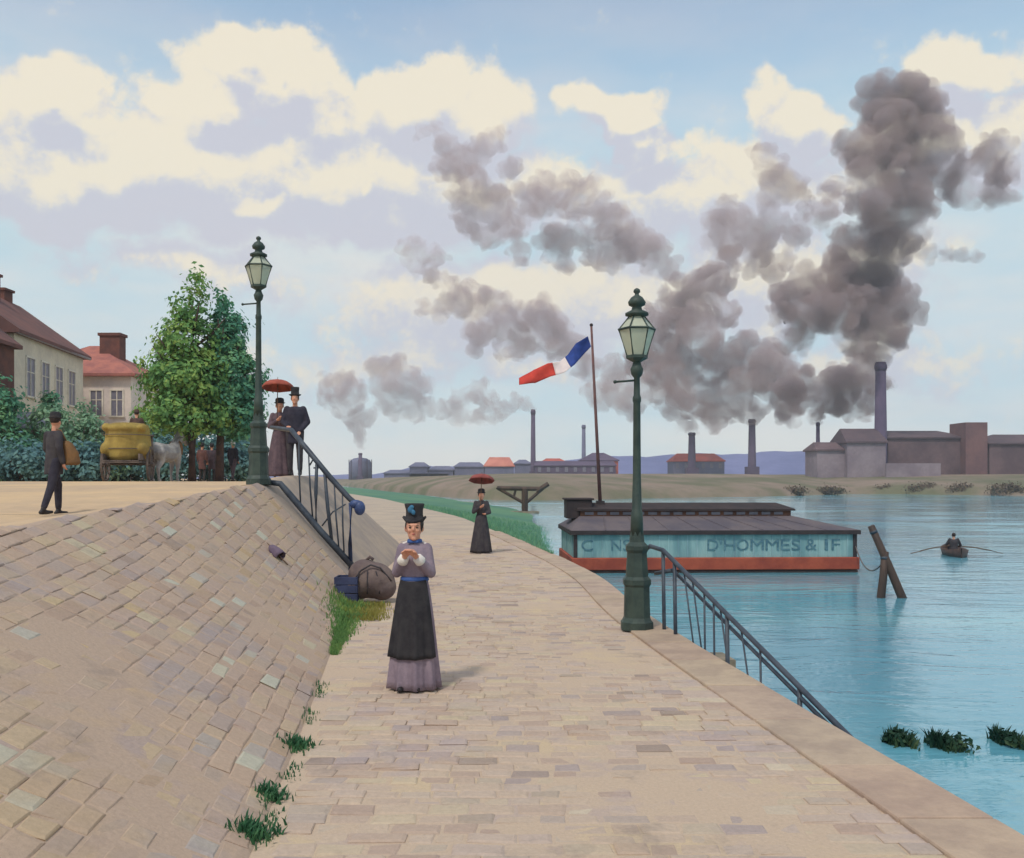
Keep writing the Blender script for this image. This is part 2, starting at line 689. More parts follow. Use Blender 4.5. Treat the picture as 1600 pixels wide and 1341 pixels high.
def in_view(x, y, z, margin=.04):
    if y < .5:
        return False
    px, py = 800 + FOC * x / y, 748 + FOC * (EYE - z) / y
    return -1600 * margin < px < 1600 * (1 + margin) and -50 < py < 1341 * (1 + margin)


def sunk(x, y):
    """how far the sand has crept over the paving here, in metres"""
    return .0045 * (math.sin(x * 1.9 + .7 * math.sin(y * 1.1)) + math.sin(y * 1.3 + 1.1 * math.sin(x * .8 + 2)) + .6 * math.sin(x * 3.7 + y * 2.9))


def lay_stones(parent, name, rest_name, places, materials, most=300):
    """places: matrices of unit stones; nearest in view as parts, the others joined"""
    meshes = [s.mesh(name, materials) for s in STONES]
    scored = []
    for i, m in enumerate(places):
        p = m.translation
        scored.append(((0 if in_view(p.x, p.y, p.z, -.005) else 1000) + p.y, i))
    scored.sort()
    big = {i for _, i in scored[:most]}
    rest = MB()
    for i, m in enumerate(places):
        kk = (i * 7919) % 8
        if i in big:
            o = link(name, meshes[kk], parent)
            o.matrix_world = m
        else:
            rest.add([m @ Vector(v) for v in STONES[kk].v], STONES[kk].f)
    if rest.v:
        tag(rest.build(rest_name, materials, parent), kind='stuff')


# lower quay: courses across the walk
places = []
y = 2.9
while y < 31:
    dep = random.uniform(.12, .17) * (1 if y < 14 else 1.3)
    x0, x1 = foot(y) + .06 + random.uniform(0, .05), edge(y) - .50
    x = x0
    while x < x1 - .08:
        wd = random.uniform(.15, .31) * (1 if y < 14 else 1.3)
        if x + wd > x1 - .12:
            wd = x1 - x
        if in_view(x + wd / 2, y, 0, .10):
            nz = Euler((random.gauss(0, .012), random.gauss(0, .012), random.gauss(0, .014)))
            places.append(Matrix.Translation((x + wd / 2, y + dep / 2 + random.gauss(0, .005), .0062 - max(-.003, sunk(x, y)) + random.gauss(0, .004))) @ nz.to_matrix().to_4x4() @ Matrix.Diagonal((wd - .008, dep - .008, .024, 1)))
        x += wd
    y += dep
lay_stones(quay, 'paving_stone', 'far_paving', places, M_sett)

# coping along the river edge
y = 2.2
k_ = 0
while y < 34:
    ln = random.uniform(1.0, 1.35)
    ya, yb = y + .006, y + ln - .006
    xs = [(edge(ya) - .50, edge(ya) + .05), (edge(yb) - .50, edge(yb) + .05)]
    t_ = .030 + random.gauss(0, .004)
    b = MB()
    b.v = [(xs[0][0], ya, -.25), (xs[0][1], ya, -.25), (xs[1][1], yb, -.25), (xs[1][0], yb, -.25), (xs[0][0], ya, t_), (xs[0][1], ya, t_), (xs[1][1], yb, t_), (xs[1][0], yb, t_)]
    b.f = [(0, 3, 2, 1), (4, 5, 6, 7), (0, 1, 5, 4), (1, 2, 6, 5), (2, 3, 7, 6), (3, 0, 4, 7)]
    b.build('coping_stone', M_coping, quay, bevel=.015, seg=2)
    y += ln

# paved bank on the left, and the road above it
TS = [0, .05, .15, .3, .45, .6, .8, 1.0, 1.1, 1.2, 1.3, 1.4, 1.5, 1.6, 1.7, 1.8, 1.9, 2.0, 2.1, 2.2, 2.3, 2.4, 2.5, 2.6, 2.7, 2.8, 2.9, 3.0, 3.1, 3.2, 3.4, 3.6, 3.8, 4, 4.4, 4.8, 5.2, 5.6, 6, 6.5, 7, 7.5, 8.2, 9, 12, 18, 30, 60, 120]


def bank_mesh(y_list, material, name, drop=0.0):
    b = MB()
    n = len(TS)
    for y in y_list:
        for t in TS:
            x = foot(y) - t
            b.v.append((x, y, height(x, y) - (drop if t > 0 else .03)))
    for i in range(len(y_list) - 1):
        for j in range(n - 1):
            a = i * n + j
            b.f.append((a + 1, a, a + n, a + n + 1))
    o = b.build(name, material, smooth=True)
    return tag(o, kind='structure')


Y_SPLIT = 16.6
bank = bank_mesh([-4 + .4 * i for i in range(51)] + [Y_SPLIT], M_joint_bank, 'paved_bank', .004)
bank.data.materials.append(M_road)
for p in bank.data.polygons:
    if foot(p.center.y) - p.center.x > interp(WIDE, p.center.y) + .1:
        p.material_index = 1
road = bank_mesh([Y_SPLIT + .5 * i for i in range(40)] + [37 + 3 * i for i in range(40)] + [170, 220, 320], M_road, 'road')
road.data.materials.append(mat('bank_paving_far', lin(176, 158, 140), lin(158, 144, 134), 1.2, .9, .5, 9))
road.data.materials.append(M_upper)
for p in road.data.polygons:
    c = p.center
    t = foot(c.y) - c.x
    if t < 2.0 and c.y < 60:
        p.material_index = 1
    elif t < 5 and c.y >= 60:
        p.material_index = 2

places = []
t = .05
while t < 3.2:
    dep = random.uniform(.11, .16)          # across the bank, measured on the level
    y = 1.6 + random.uniform(0, .3)
    while y < Y_SPLIT - .02:
        ln = random.uniform(.16, .36)
        if y + ln > Y_SPLIT:
            ln = Y_SPLIT - y
        ym = y + ln / 2
        y += ln
        x = foot(ym) - t - dep / 2
        if ln < .06 or t + dep > interp(WIDE, ym) + .12:
            continue
        z = height(x, ym)
        if in_view(x, ym, z, .10):
            nrm = slope_frame(x, ym)
            along = Vector((foot(ym + .1) - foot(ym - .1), .2, 0))
            along = (along - nrm * along.dot(nrm)).normalized()
            side = along.cross(nrm)
            rot = Matrix((side, along, nrm)).transposed().to_4x4()
            stretch = 1 / max(nrm.z, .6)
            jit = Euler((random.gauss(0, .014), random.gauss(0, .012), random.gauss(0, .03))).to_matrix().to_4x4()
            places.append(Matrix.Translation((x, ym, z + .0040 - max(-.003, sunk(x, ym)) + random.gauss(0, .004))) @ rot @ jit @ Matrix.Diagonal((dep * stretch - .006, ln - .006, .022, 1)))
    t += dep
lay_stones(bank, 'bank_stone', 'far_bank_paving', places, M_ramp)

# grass slope from the walk down to the river, beyond the barge
b = MB()
n = 9
yl = [24 + 1.0 * i for i in range(24)] + [48 + 4 * i for i in range(30)] + [170, 200, 250, 320]
for y in yl:
    x0, x1 = edge(y), max(shore(y), edge(y) + .3)
    x1 = x0 + (x1 - x0) * min(1.0, (y - 23.2) / 8)
    for j in range(n):
        u = j / (n - 1)
        zz = -.01 + (WATER_Z - .35) * (u ** 1.25)
        b.v.append((x0 - .05 + (x1 - x0 + .05) * u, y, zz + (math.sin(y * 1.3 + j) * .03 if 0 < j else 0)))
for i in range(len(yl) - 1):
    for j in range(n - 1):
        a = i * n + j
        b.f.append((a, a + 1, a + n + 1, a + n))
tag(b.build('grass_slope', M_grass, smooth=True), kind='structure')


# water
def water_mat():
    m = bpy.data.materials.new('river_water')
    m.use_nodes = True
    t = m.node_tree
    t.nodes.clear()
    b = NB(t)
    ge = b.n('ShaderNodeNewGeometry')
    pos = ge.outputs['Position']
    st = b.vmath('MULTIPLY', pos, (.42, 1.0, 1))
    n1 = b.noise(st, .85, 4, .5, .8)
    n2 = b.noise(st, 4.0, 3, .6)
    n3 = b.noise(b.vmath('MULTIPLY', pos, (.05, .12, 1)), 1.0, 4, .6)
    col = b.mix(b.smooth(n3.outputs[0], .35, .65), lin(92, 156, 176), lin(114, 176, 188))
    p = b.n('ShaderNodeBsdfPrincipled')
    t.links.new(col, p.inputs['Base Color'])
    wind = b.noise(b.vmath('MULTIPLY', pos, (.10, .30, 1)), 1.0, 4, .6)
    t.links.new(b.math('MULTIPLY_ADD', b.smooth(wind.outputs[0], .45, .65), .16, .03), p.inputs['Roughness'])
    p.inputs['IOR'].default_value = 1.6
    p.inputs['Specular IOR Level'].default_value = .5
    hgt = b.math('ADD', b.math('MULTIPLY', n1.outputs[0], 1.0), b.math('MULTIPLY', n2.outputs[0], .25))
    bp = b.n('ShaderNodeBump')
    bp.inputs['Strength'].default_value = .75
    bp.inputs['Distance'].default_value = .06
    t.links.new(hgt, bp.inputs['Height'])
    t.links.new(bp.outputs[0], p.inputs['Normal'])
    o = b.n('ShaderNodeOutputMaterial')
    t.links.new(p.outputs[0], o.inputs[0])
    return m


b = MB()
b.v = [(-150, -30, WATER_Z), (600, -30, WATER_Z), (600, 700, WATER_Z), (-150, 700, WATER_Z)]
b.f = [(0, 1, 2, 3)]
tag(b.build('river', water_mat()), kind='structure')
b = MB()
b.v = [(-1000, -600, -3.2), (1000, -600, -3.2), (1000, 1700, -3.2), (-1000, 1700, -3.2)]
b.f = [(0, 1, 2, 3)]
tag(b.build('ground', M_upper), kind='structure')

# far bank
FAR = [(-330, 640), (-160, 560), (-75, 431), (-34, 259), (-11, 172), (-3.5, 151), (5.9, 148), (22, 165), (49, 183), (77, 213), (102, 195), (150, 188), (240, 178), (420, 170)]
M_far = mat('far_bank_earth', lin(140, 122, 108), lin(104, 102, 78), .06, .95, .6, .5, stretch=(1, 1, 1))
xs = np.linspace(-330, 420, 150)
fy = np.interp(xs, [p[0] for p in FAR], [p[1] for p in FAR])
prof = [(0, -2.2), (2.0, -1.35), (4, -.2), (8, .5), (16, 1.2), (30, 2.1), (48, 3.0), (80, 3.1), (300, 3.2), (900, 4)]
b = MB()
for i, x in enumerate(xs):
    wob = .9 * math.sin(x * .11) + .5 * math.sin(x * .23 + 1)
    for (dy, z) in prof:
        kz = 1 if x > 0 else max(.45, 1 + x / 200)
        b.v.append((x + dy * .02, fy[i] + dy + (wob if dy < 20 else 0), z if z < 0 else z * kz + .10 * math.sin(x * .07 + dy * .1)))
n = len(prof)
for i in range(len(xs) - 1):
    for j in range(n - 1):
        a = i * n + j
        b.f.append((a, a + n, a + n + 1, a + 1))
tag(b.build('far_bank', M_far, smooth=True), kind='structure')

# low blue hills behind the factories
b = MB()
TOPS = [(200, 746), (540, 743), (600, 738), (650, 730), (780, 727), (880, 719), (930, 714), (1050, 711), (1180, 708), (1275, 705), (1450, 708), (1600, 712), (2000, 722)]
D = 760.0
nx = 90
for i in range(nx):
    px = 200 + (2000 - 200) * i / (nx - 1)
    zt = EYE + (748 - interp(TOPS, px)) / FOC * D + .8 * math.sin(i * .9) + .5 * math.sin(i * 2.3)
    X = (px - 800) / FOC * D
    for (dy, f) in ((-90, -.1), (-45, .45), (-12, .86), (0, 1.0), (60, 1.05), (400, .9)):
        b.v.append((X * (1 + dy / D * .3), D + dy, 2 + (zt - 2) * f))
for i in range(nx - 1):
    for j in range(5):
        a = i * 6 + j
        b.f.append((a, a + 6, a + 7, a + 1))
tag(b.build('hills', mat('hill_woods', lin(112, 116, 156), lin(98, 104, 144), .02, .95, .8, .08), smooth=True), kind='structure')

# ------------------------------------------------------------------ buildings on the left
def quad_box(b, p0, p1, depth, z0, z1):
    """wall block along p0->p1 (xy), going back by depth to the left of that line"""
    p0, p1 = Vector((*p0, 0)), Vector((*p1, 0))
    d = (p1 - p0).normalized()
    nrm = Vector((-d.y, d.x, 0)) * depth
    c = [p0, p1, p1 + nrm, p0 + nrm]
    b.add([(q.x, q.y, z0) for q in c] + [(q.x, q.y, z1) for q in c], [(0, 3, 2, 1), (4, 5, 6, 7), (0, 1, 5, 4), (1, 2, 6, 5), (2, 3, 7, 6), (3, 0, 4, 7)])
    return c


def hip_roof(c, z, rise, over=.35, hip=.5, thick=.18):
    """roof slab over four corners c (long sides c0-c1 and c3-c2); hip = 0 gives gables"""
    cen = sum(c, Vector()) / 4
    e1, e2 = (c[1] - c[0]).normalized(), (c[3] - c[0]).normalized()
    q = [c[0] - e1 * over - e2 * over, c[1] + e1 * over - e2 * over, c[2] + e1 * over + e2 * over, c[3] - e1 * over + e2 * over]
    W = (q[3] - q[0]).length
    ra = (q[0] + q[3]) / 2 + e1 * W * .5 * hip
    rb = (q[1] + q[2]) / 2 - e1 * W * .5 * hip
    b = MB()
    v = [(p.x, p.y, z) for p in q] + [(ra.x, ra.y, z + rise), (rb.x, rb.y, z + rise)]
    v += [(p.x, p.y, z - thick) for p in q]
    b.add(v, [(0, 1, 5, 4), (2, 3, 4, 5), (1, 2, 5), (3, 0, 4), (6, 9, 8, 7), (0, 6, 7, 1), (1, 7, 8, 2), (2, 8, 9, 3), (3, 9, 6, 0)])
    return b


M_cream = mat('cream_render', lin(222, 208, 186), lin(206, 192, 174), .5, .9, .2, 6)
M_pinkw = mat('pinkish_render', lin(224, 208, 196), lin(208, 194, 188), .5, .9, .2, 6)
M_tile = mat('red_roof_tiles', lin(176, 112, 98), lin(150, 96, 90), 1.2, .9, .5, 5)
M_rooft = mat('brown_roof_tiles', lin(122, 84, 78), lin(104, 76, 74), .8, .9, .5, 5)
M_brick = mat('dark_brick', lin(118, 76, 66), lin(96, 66, 62), 1.5, .9, .4, 6)
M_shut = mat('grey_shutter', lin(158, 150, 152), lin(142, 136, 142), 3, .8)
M_pane = mat('dark_window_pane', lin(128, 124, 136), lin(108, 106, 120), 2, .3, spec=.5)
M_trim = mat('pale_stone_trim', lin(226, 216, 200), lin(212, 200, 186), 3, .9)
M_greyroof = mat('zinc_roof', lin(160, 160, 172), lin(144, 146, 160), 1, .6)


def windows(root, p0, p1, z_rows, n, wd, ht, arch=True, start=.1, end=.9):
    """windows on the wall line p0->p1, set into proud frames; each has its pane, shutters and sill"""
    p0, p1 = Vector((*p0, 0)), Vector((*p1, 0))
    d = (p1 - p0).normalized()
    out = Vector((d.y, -d.x, 0))
    L = (p1 - p0).length
    for z in z_rows:
        for i in range(n):
            c = p0 + d * L * (start + (end - start) * (i + .5) / n)
            m = Matrix((d, out, Vector((0, 0, 1)))).transposed().to_4x4()
            m.translation = c + Vector((0, 0, z))
            f = MB()
            t = .10
            f.box(-wd / 2 - t, -wd / 2, -.1, .06, 0, ht, m).box(wd / 2, wd / 2 + t, -.1, .06, 0, ht, m).box(-wd / 2 - t, wd / 2 + t, -.1, .075, ht, ht + t, m)
            f.box(-.03, .03, -.1, .045, 0, ht, m).box(-wd / 2, wd / 2, -.1, .04, ht * .62, ht * .62 + .05, m)
            fr = f.build('window', M_trim, root)
            MB().box(-wd / 2, wd / 2, -.1, .012, 0, ht, m).build('pane', M_pane, fr)
            MB().box(-wd / 2 - .16, wd / 2 + .16, -.1, .14, -.10, 0, m).build('sill', M_trim, fr)


UP = 1.86
# long cream house whose front runs away from us
hA = empty('cream_house', (-27, 56, UP))
tag(hA, 'long cream house with grey windows under a brown tiled roof', 'house')
b = MB()
c = quad_box(b, (-26.4, 50.9), (-27.7, 62.0), 8.0, UP - .3, 9.85)
wl = b.build('wall', M_cream)
wl.parent = hA
wl.matrix_parent_inverse = Matrix.Translation(hA.location).inverted()


def under(root, objs):
    for o in objs:
        o.parent = root
        o.matrix_parent_inverse = Matrix.Translation(root.location).inverted()


def adopt(root, before):
    """parent every new top-level object made since `before` to root, keeping it in place"""
    for o in list(COL.objects):
        if o.name not in before and o.parent is None and o is not root:
            o.parent = root
            o.matrix_parent_inverse = Matrix.Translation(root.location).inverted()


def snapshot():
    return {o.name for o in COL.objects}


class Root:
    """stand-in so that window() can build at world place and be adopted later"""


before = snapshot()
rf = hip_roof(c, 9.85, 3.2, .4, 0.0).build('roof', M_rooft)
for (fx_, fy_, h_, s_) in ((.12, .5, 2.4, .55), (.5, .45, 2.2, .5), (.85, .55, 2.0, .5)):
    pc = c[0] + (c[1] - c[0]) * fx_ + (c[3] - c[0]) * fy_
    ch = MB().box(pc.x - s_, pc.x + s_, pc.y - s_, pc.y + s_, 11.3, 11.6 + h_).box(pc.x - s_ - .1, pc.x + s_ + .1, pc.y - s_ - .1, pc.y + s_ + .1, 11.6 + h_, 11.75 + h_).build('chimney', M_brick, rf)
windows(None, (-26.4, 50.9), (-27.7, 62.0), (3.2, 6.5), 4, 1.15, 2.1)
MB().add(*[list(x) for x in ([], [])])
adopt(hA, before)
# gutter line under the eaves
before = snapshot()
MB().tube([(-26.1, 50.6, 9.7), (-27.4, 62.3, 9.7)], .09, 8).build('gutter', M_shut)
adopt(hA, before)

# dark brick house at the edge of the picture
hC = empty('brick_house', (-24.6, 44, UP))
tag(hC, 'dark red brick house beside the long cream house, mostly out of sight', 'house')
before = snapshot()
b = MB()
c = quad_box(b, (-24.55, 41.0), (-25.2, 48.6), 7.0, UP - .3, 8.7)
b.build('wall', M_brick)
rf = hip_roof(c, 8.7, 3.0, .3, 0.0).build('roof', M_rooft)
pc = (c[0] + c[1] + c[2] + c[3]) / 4
MB().box(pc.x + .6, pc.x + 1.7, pc.y + 2, pc.y + 3.2, 10.0, 13.2).build('chimney', M_brick, rf)
adopt(hC, before)

# small house with the red hipped roof, facing us
hB = empty('red_roofed_house', (-28.5, 66, UP))
tag(hB, 'pinkish white house with red hipped roof, half hidden behind the cream house', 'house')
before = snapshot()
b = MB()
c = quad_box(b, (-34.0, 65.0), (-25.8, 65.0), 7.5, UP - .3, 9.05)
b.build('wall', M_pinkw)
rf = hip_roof(c, 9.05, 2.4, .45, 1.0).build('roof', M_tile)
MB().box(-29.0, -27.6, 67.5, 68.6, 9.9, 12.0).box(-29.1, -27.5, 67.4, 68.7, 12.0, 12.2).build('chimney', M_brick, rf)
windows(None, (-34.0, 65.0), (-25.8, 65.0), (2.9, 6.2), 5, .75, 1.7, start=.12, end=.97)
adopt(hB, before)

# little shed with a pale grey roof among the bushes
sh = empty('garden_shed', (-25.6, 49, UP))
tag(sh, 'low shed with pale grey roof among the bushes below the cream house', 'shed')
before = snapshot()
b = MB()
c = quad_box(b, (-25.9, 48.6), (-23.9, 48.6), 2.2, UP - .2, 4.6)
b.build('wall', M_shut)
hip_roof(c, 4.6, .8, .2, 0.0, .1).build('roof', M_greyroof)
adopt(sh, before)


# ------------------------------------------------------------------ trees and bushes
def leaves(blobs, n_clump, per, size, seed, squash=.8, thin=.0):
    """leaf-sized faces gathered in clumps through a crown made of ellipsoid blobs (centre, radii)"""
    r_ = np.random.default_rng(seed)
    vol = np.array([b_[1][0] * b_[1][1] * b_[1][2] for b_ in blobs])
    pick = r_.choice(len(blobs), n_clump, p=vol / vol.sum())
    V, F = [], []
    for i in range(n_clump):
        c, rr = blobs[pick[i]]
        d = r_.normal(size=3)
        d /= np.linalg.norm(d)
        rad = r_.uniform(.35, 1.0) ** .6
        cc = np.array(c) + d * np.array(rr) * rad
        cs = size * r_.uniform(1.3, 3.0)
        for _ in range(per):
            p = cc + r_.normal(size=3) * cs * np.array([1, 1, squash]) * .75
            a = r_.normal(size=3) * .55 + d * .9 + (p - cc) / (cs + 1e-6) * .5 + np.array([0, 0, .45])
            a /= np.linalg.norm(a)
            u = np.cross(a, r_.normal(size=3))
            u /= np.linalg.norm(u) + 1e-9
            v2 = np.cross(a, u)
            s1, s2 = size * r_.uniform(.6, 1.2), size * r_.uniform(.35, .7)
            k0 = len(V)
            V += [p - u * s1, p + v2 * s2 + a * s2 * .2, p + u * s1, p - v2 * s2 + a * s2 * .2]
            F.append((k0, k0 + 1, k0 + 2, k0 + 3))
    b = MB()
    b.v = [tuple(p) for p in V]
    b.f = F
    return b


M_bark = mat('brown_bark', lin(92, 72, 66), lin(70, 58, 58), 3, .9, .6, 12)
L_light = leaf_mat('sunny_leaves', lin(84, 128, 84), lin(112, 156, 88), lin(164, 184, 98))
L_dark = leaf_mat('blue_green_leaves', lin(72, 126, 110), lin(92, 150, 118), lin(130, 172, 118))  # darker tone also carries the shaded right side of the roadside crown
L_bush = leaf_mat('bush_leaves', lin(108, 150, 126), lin(132, 170, 138), lin(160, 188, 150))
L_blue = leaf_mat('slate_blue_leaves', lin(80, 118, 128), lin(98, 138, 142), lin(122, 160, 150))  # shade low in the hedge put into the leaf colour


def tree(name, label, x, y, z, hgt, blobs, lm, seed, n_clump, per, size, lean=0.0, trunk_r=.16, group=None):
    root = empty(name, (x, y, z))
    tag(root, label, 'tree', group)
    b = MB()
    r_ = random.Random(seed)
    pts = [(0, 0, -.15), (lean * .2, 0, hgt * .2), (lean * .5, .05, hgt * .45), (lean, 0, hgt * .86)]
    b.tube(pts, [trunk_r * 1.25, trunk_r, trunk_r * .7, .03], 9)
    tr = b.build('trunk', M_bark, root, True)
    for i in range(9):
        f = .28 + .06 * i
        a = r_.uniform(0, 6.28)
        L = hgt * .24 * (1.1 - f * .7)
        p0 = Vector((lean * f, 0, hgt * f))
        p1 = p0 + Vector((math.cos(a) * L * .6, math.sin(a) * L * .6, L * .45))
        p2 = p0 + Vector((math.cos(a) * L, math.sin(a) * L, L * .95))
        MB().tube([p0, p1, p2], [trunk_r * .45, trunk_r * .3, .015], 6).build('limb', M_bark, tr, True)
    leaves(blobs, n_clump, per, size, seed).build('crown', lm, root)
    return root


# two trees by the road; crowns touch, lit and shaded halves put into leaf colours
tree('shade_tree', 'tall sunlit tree with yellow green leaves beside the road', -13.0, 39.0, UP, 8.4,
     [((-.20, 0, 2.7), (1.85, 1.7, 1.0)), ((-.30, 0, 4.1), (1.75, 1.6, 1.3)), ((-.25, 0, 5.6), (1.20, 1.1, 1.2)), ((-.05, 0, 7.1), (.72, .7, 1.0)), ((.15, 0, 8.4), (.34, .34, .8)), ((-1.75, 0, 4.9), (.35, .4, .4))],
     L_light, 3, 340, 38, .12)
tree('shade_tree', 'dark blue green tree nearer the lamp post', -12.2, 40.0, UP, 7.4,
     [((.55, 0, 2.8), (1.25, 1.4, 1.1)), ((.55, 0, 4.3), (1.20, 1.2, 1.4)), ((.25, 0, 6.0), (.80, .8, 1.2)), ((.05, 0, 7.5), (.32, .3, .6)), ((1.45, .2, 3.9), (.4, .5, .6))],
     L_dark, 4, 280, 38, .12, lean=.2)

N_BUSH = [0]


def bush(label, px, top, base, d, wpx, lm, seed, name='bush'):
    """a leafy shrub: outline given by its pixels and its distance"""
    x = (px - 800) / FOC * d
    zb = height(x, d) if d < 60 else UP
    s = d / FOC
    h_ = EYE + (748 - top) * s - zb
    wr = wpx * s / 2
    root = empty(name, (x, d, zb))
    tag(root, label, 'bush', 'bushes below the houses')
    r_ = random.Random(seed)
    st = MB()
    for i in range(5):
        a = r_.uniform(0, 6.28)
        st.tube([(math.cos(a) * .08, math.sin(a) * .08, -.1), (math.cos(a) * wr * .25, math.sin(a) * wr * .25, h_ * .4), (math.cos(a) * wr * .5, math.sin(a) * wr * .5, h_ * .75)], [.05, .035, .012], 6)
    st.build('stem', M_bark, root, True)
    bl = [((0, 0, h_ * .40), (wr, wr * .8, h_ * .40)), ((r_.uniform(-.3, .3) * wr, 0, h_ * .70), (wr * .75, wr * .6, h_ * .28)), ((r_.uniform(-.5, .5) * wr, 0, h_ * .25), (wr * 1.0, wr * .8, h_ * .25))]
    n = int(60 + 55 * wr * h_ / 3)
    leaves(bl, min(n, 260), 22, .13, seed).build('crown', lm, root)
    return root


BU = [
    ('dark green bush at the picture edge under the brick house', 5, 585, 790, 43, 80, L_dark),
    ('pale green rounded bush in front of the cream house front', 72, 622, 770, 47, 90, L_bush),
    ('slate blue low bush at the road edge behind the walking man', 40, 690, 785, 40, 130, L_blue),
    ('tall grey green bush between the man and the cart', 112, 640, 770, 45, 90, L_bush),
    ('thin pointed dark shrub against the cream wall', 78, 585, 740, 50, 26, L_dark),
    ('slate blue bush between the walking man and the cart wheels', 128, 690, 765, 41, 90, L_blue),
    ('round green bush just left of the cart', 150, 640, 762, 46, 70, L_bush),
    ('thin pointed shrub below the red roofed house', 132, 615, 740, 52, 24, L_bush),
    ('green bush rising between the cart and the trees', 243, 632, 758, 50, 70, L_bush),
    ('blue green bush behind the white horse', 262, 668, 757, 46, 90, L_blue),
    ('teal bush beneath the dark tree, behind the trunks', 345, 660, 757, 48, 110, L_blue),
    ('grey green bush under the crown beside the lamp post', 375, 648, 755, 50, 70, L_bush),
    ('slate blue bush behind the cart', 200, 668, 760, 47, 110, L_blue),
]
for i, (lab, px, top, base, d, wpx, lm) in enumerate(BU):
    bush(lab, px, top, base, d, wpx, lm, 100 + i)

# ------------------------------------------------------------------ gas lamps
M_iron = mat('dark_green_cast_iron', lin(62, 76, 68), lin(44, 58, 54), 5, .55, .15, 30, spec=.4)


def glass_mat():
    m = bpy.data.materials.new('lantern_glass')
    m.use_nodes = True
    t = m.node_tree
    t.nodes.clear()
    b = NB(t)
    tcd = b.n('ShaderNodeTexCoord')
    n1 = b.noise(tcd.outputs['Object'], 7, 4, .6)
    col = b.mix(n1.outputs[0], lin(226, 226, 206), lin(204, 208, 190))
    p = b.n('ShaderNodeBsdfPrincipled')
    t.links.new(col, p.inputs['Base Color'])
    p.inputs['Roughness'].default_value = .12
    tr = b.n('ShaderNodeBsdfTransparent')
    tr.inputs[0].default_value = (.92, .95, .88, 1)
    mx = b.n('ShaderNodeMixShader')
    mx.inputs[0].default_value = .50
    t.links.new(tr.outputs[0], mx.inputs[1])
    t.links.new(p.outputs[0], mx.inputs[2])
    o = b.n('ShaderNodeOutputMaterial')
    t.links.new(mx.outputs[0], o.inputs[0])
    return m


M_glass = glass_mat()
M_mantle = mat('white_gas_mantle', lin(220, 216, 200), None, 5, .7)


def gas_lamp(label, loc):
    root = empty('gas_lamp', loc)
    tag(root, label, 'street lamp', 'gas lamps on the quay')
    base = MB().lathe([(.215, 0), (.215, .10), (.195, .12), (.175, .16), (.165, .55), (.185, .58), (.185, .64), (.15, .68), (.13, .98), (.15, 1.02), (.15, 1.07), (.10, 1.12), (.085, 1.25)], 8, rot=math.pi / 8).build('base', M_iron, root)
    MB().lathe([(.085, 1.2), (.075, 1.5), (.065, 1.52), (.052, 2.0), (.046, 2.9), (.055, 2.92), (.055, 2.97), (.042, 3.0), (.038, 3.22), (.07, 3.26), (.085, 3.33), (.06, 3.38), (.045, 3.44)], 16).build('shaft', M_iron, root, True)
    MB().tube([(-.27, 0, 3.17), (.0, 0, 3.19)], .014, 8).ell((-.28, 0, 3.17), .024).build('ladder_bar', M_iron, root, True)
    # lantern: six-sided, narrow foot, widest under the hood
    n, z0, z1, z2, r0, r1, r2 = 6, 3.50, 3.84, 4.02, .125, .232, .085
    fr = MB()
    fr.lathe([(.05, 3.42), (.14, 3.47), (.14, 3.505), (.125, 3.51)], n)
    ring = lambda r, z: [Vector((r * math.cos(2 * math.pi * j / n), r * math.sin(2 * math.pi * j / n), z)) for j in range(n)]
    a0, a1, a2 = ring(r0, z0), ring(r1, z1), ring(r2, z2)
    for j in range(n):
        k2 = (j + 1) % n
        fr.tube([a0[j], a1[j], a2[j]], .012, 6)
        fr.tube([a1[j], a1[k2]], .016, 6)
        fr.tube([a2[j], a2[k2]], .014, 6)
    lan = fr.build('lantern_frame', M_iron, root)
    for j in range(n):
        k2 = (j + 1) % n
        for (p, q, r_, s) in ((a0[j], a0[k2], a1[k2], a1[j]), (a1[j], a1[k2], a2[k2], a2[j])):
            nn = (q - p).cross(s - p).normalized() * .004
            pb = MB()
            pb.add([p, q, r_, s, p - nn, q - nn, r_ - nn, s - nn], [(0, 1, 2, 3), (7, 6, 5, 4), (0, 4, 5, 1), (1, 5, 6, 2), (2, 6, 7, 3), (3, 7, 4, 0)])
            pb.build('pane', M_glass, lan)
    MB().lathe([(.02, 3.5), (.02, 3.62), (.035, 3.64), (.04, 3.74), (.012, 3.80)], 10).build('burner', M_mantle, lan, True)
    cap = MB().lathe([(.09, 4.0), (.15, 4.02), (.15, 4.05), (.07, 4.09), (.06, 4.13), (.105, 4.15), (.115, 4.19), (.075, 4.25), (.03, 4.28), (.025, 4.30), (.045, 4.32), (.04, 4.35), (.01, 4.37)], 14).build('chimney_cap', M_iron, root, True)
    return root


gas_lamp('dark green gas lamp at the river edge of the lower walk', (1.60, 12.3, 0.02))
x2, y2 = at(404, 755, 16.9).x, 16.9
gas_lamp('dark green gas lamp at the top of the bank beside the tree', (x2, y2, height(x2, y2) - .02))

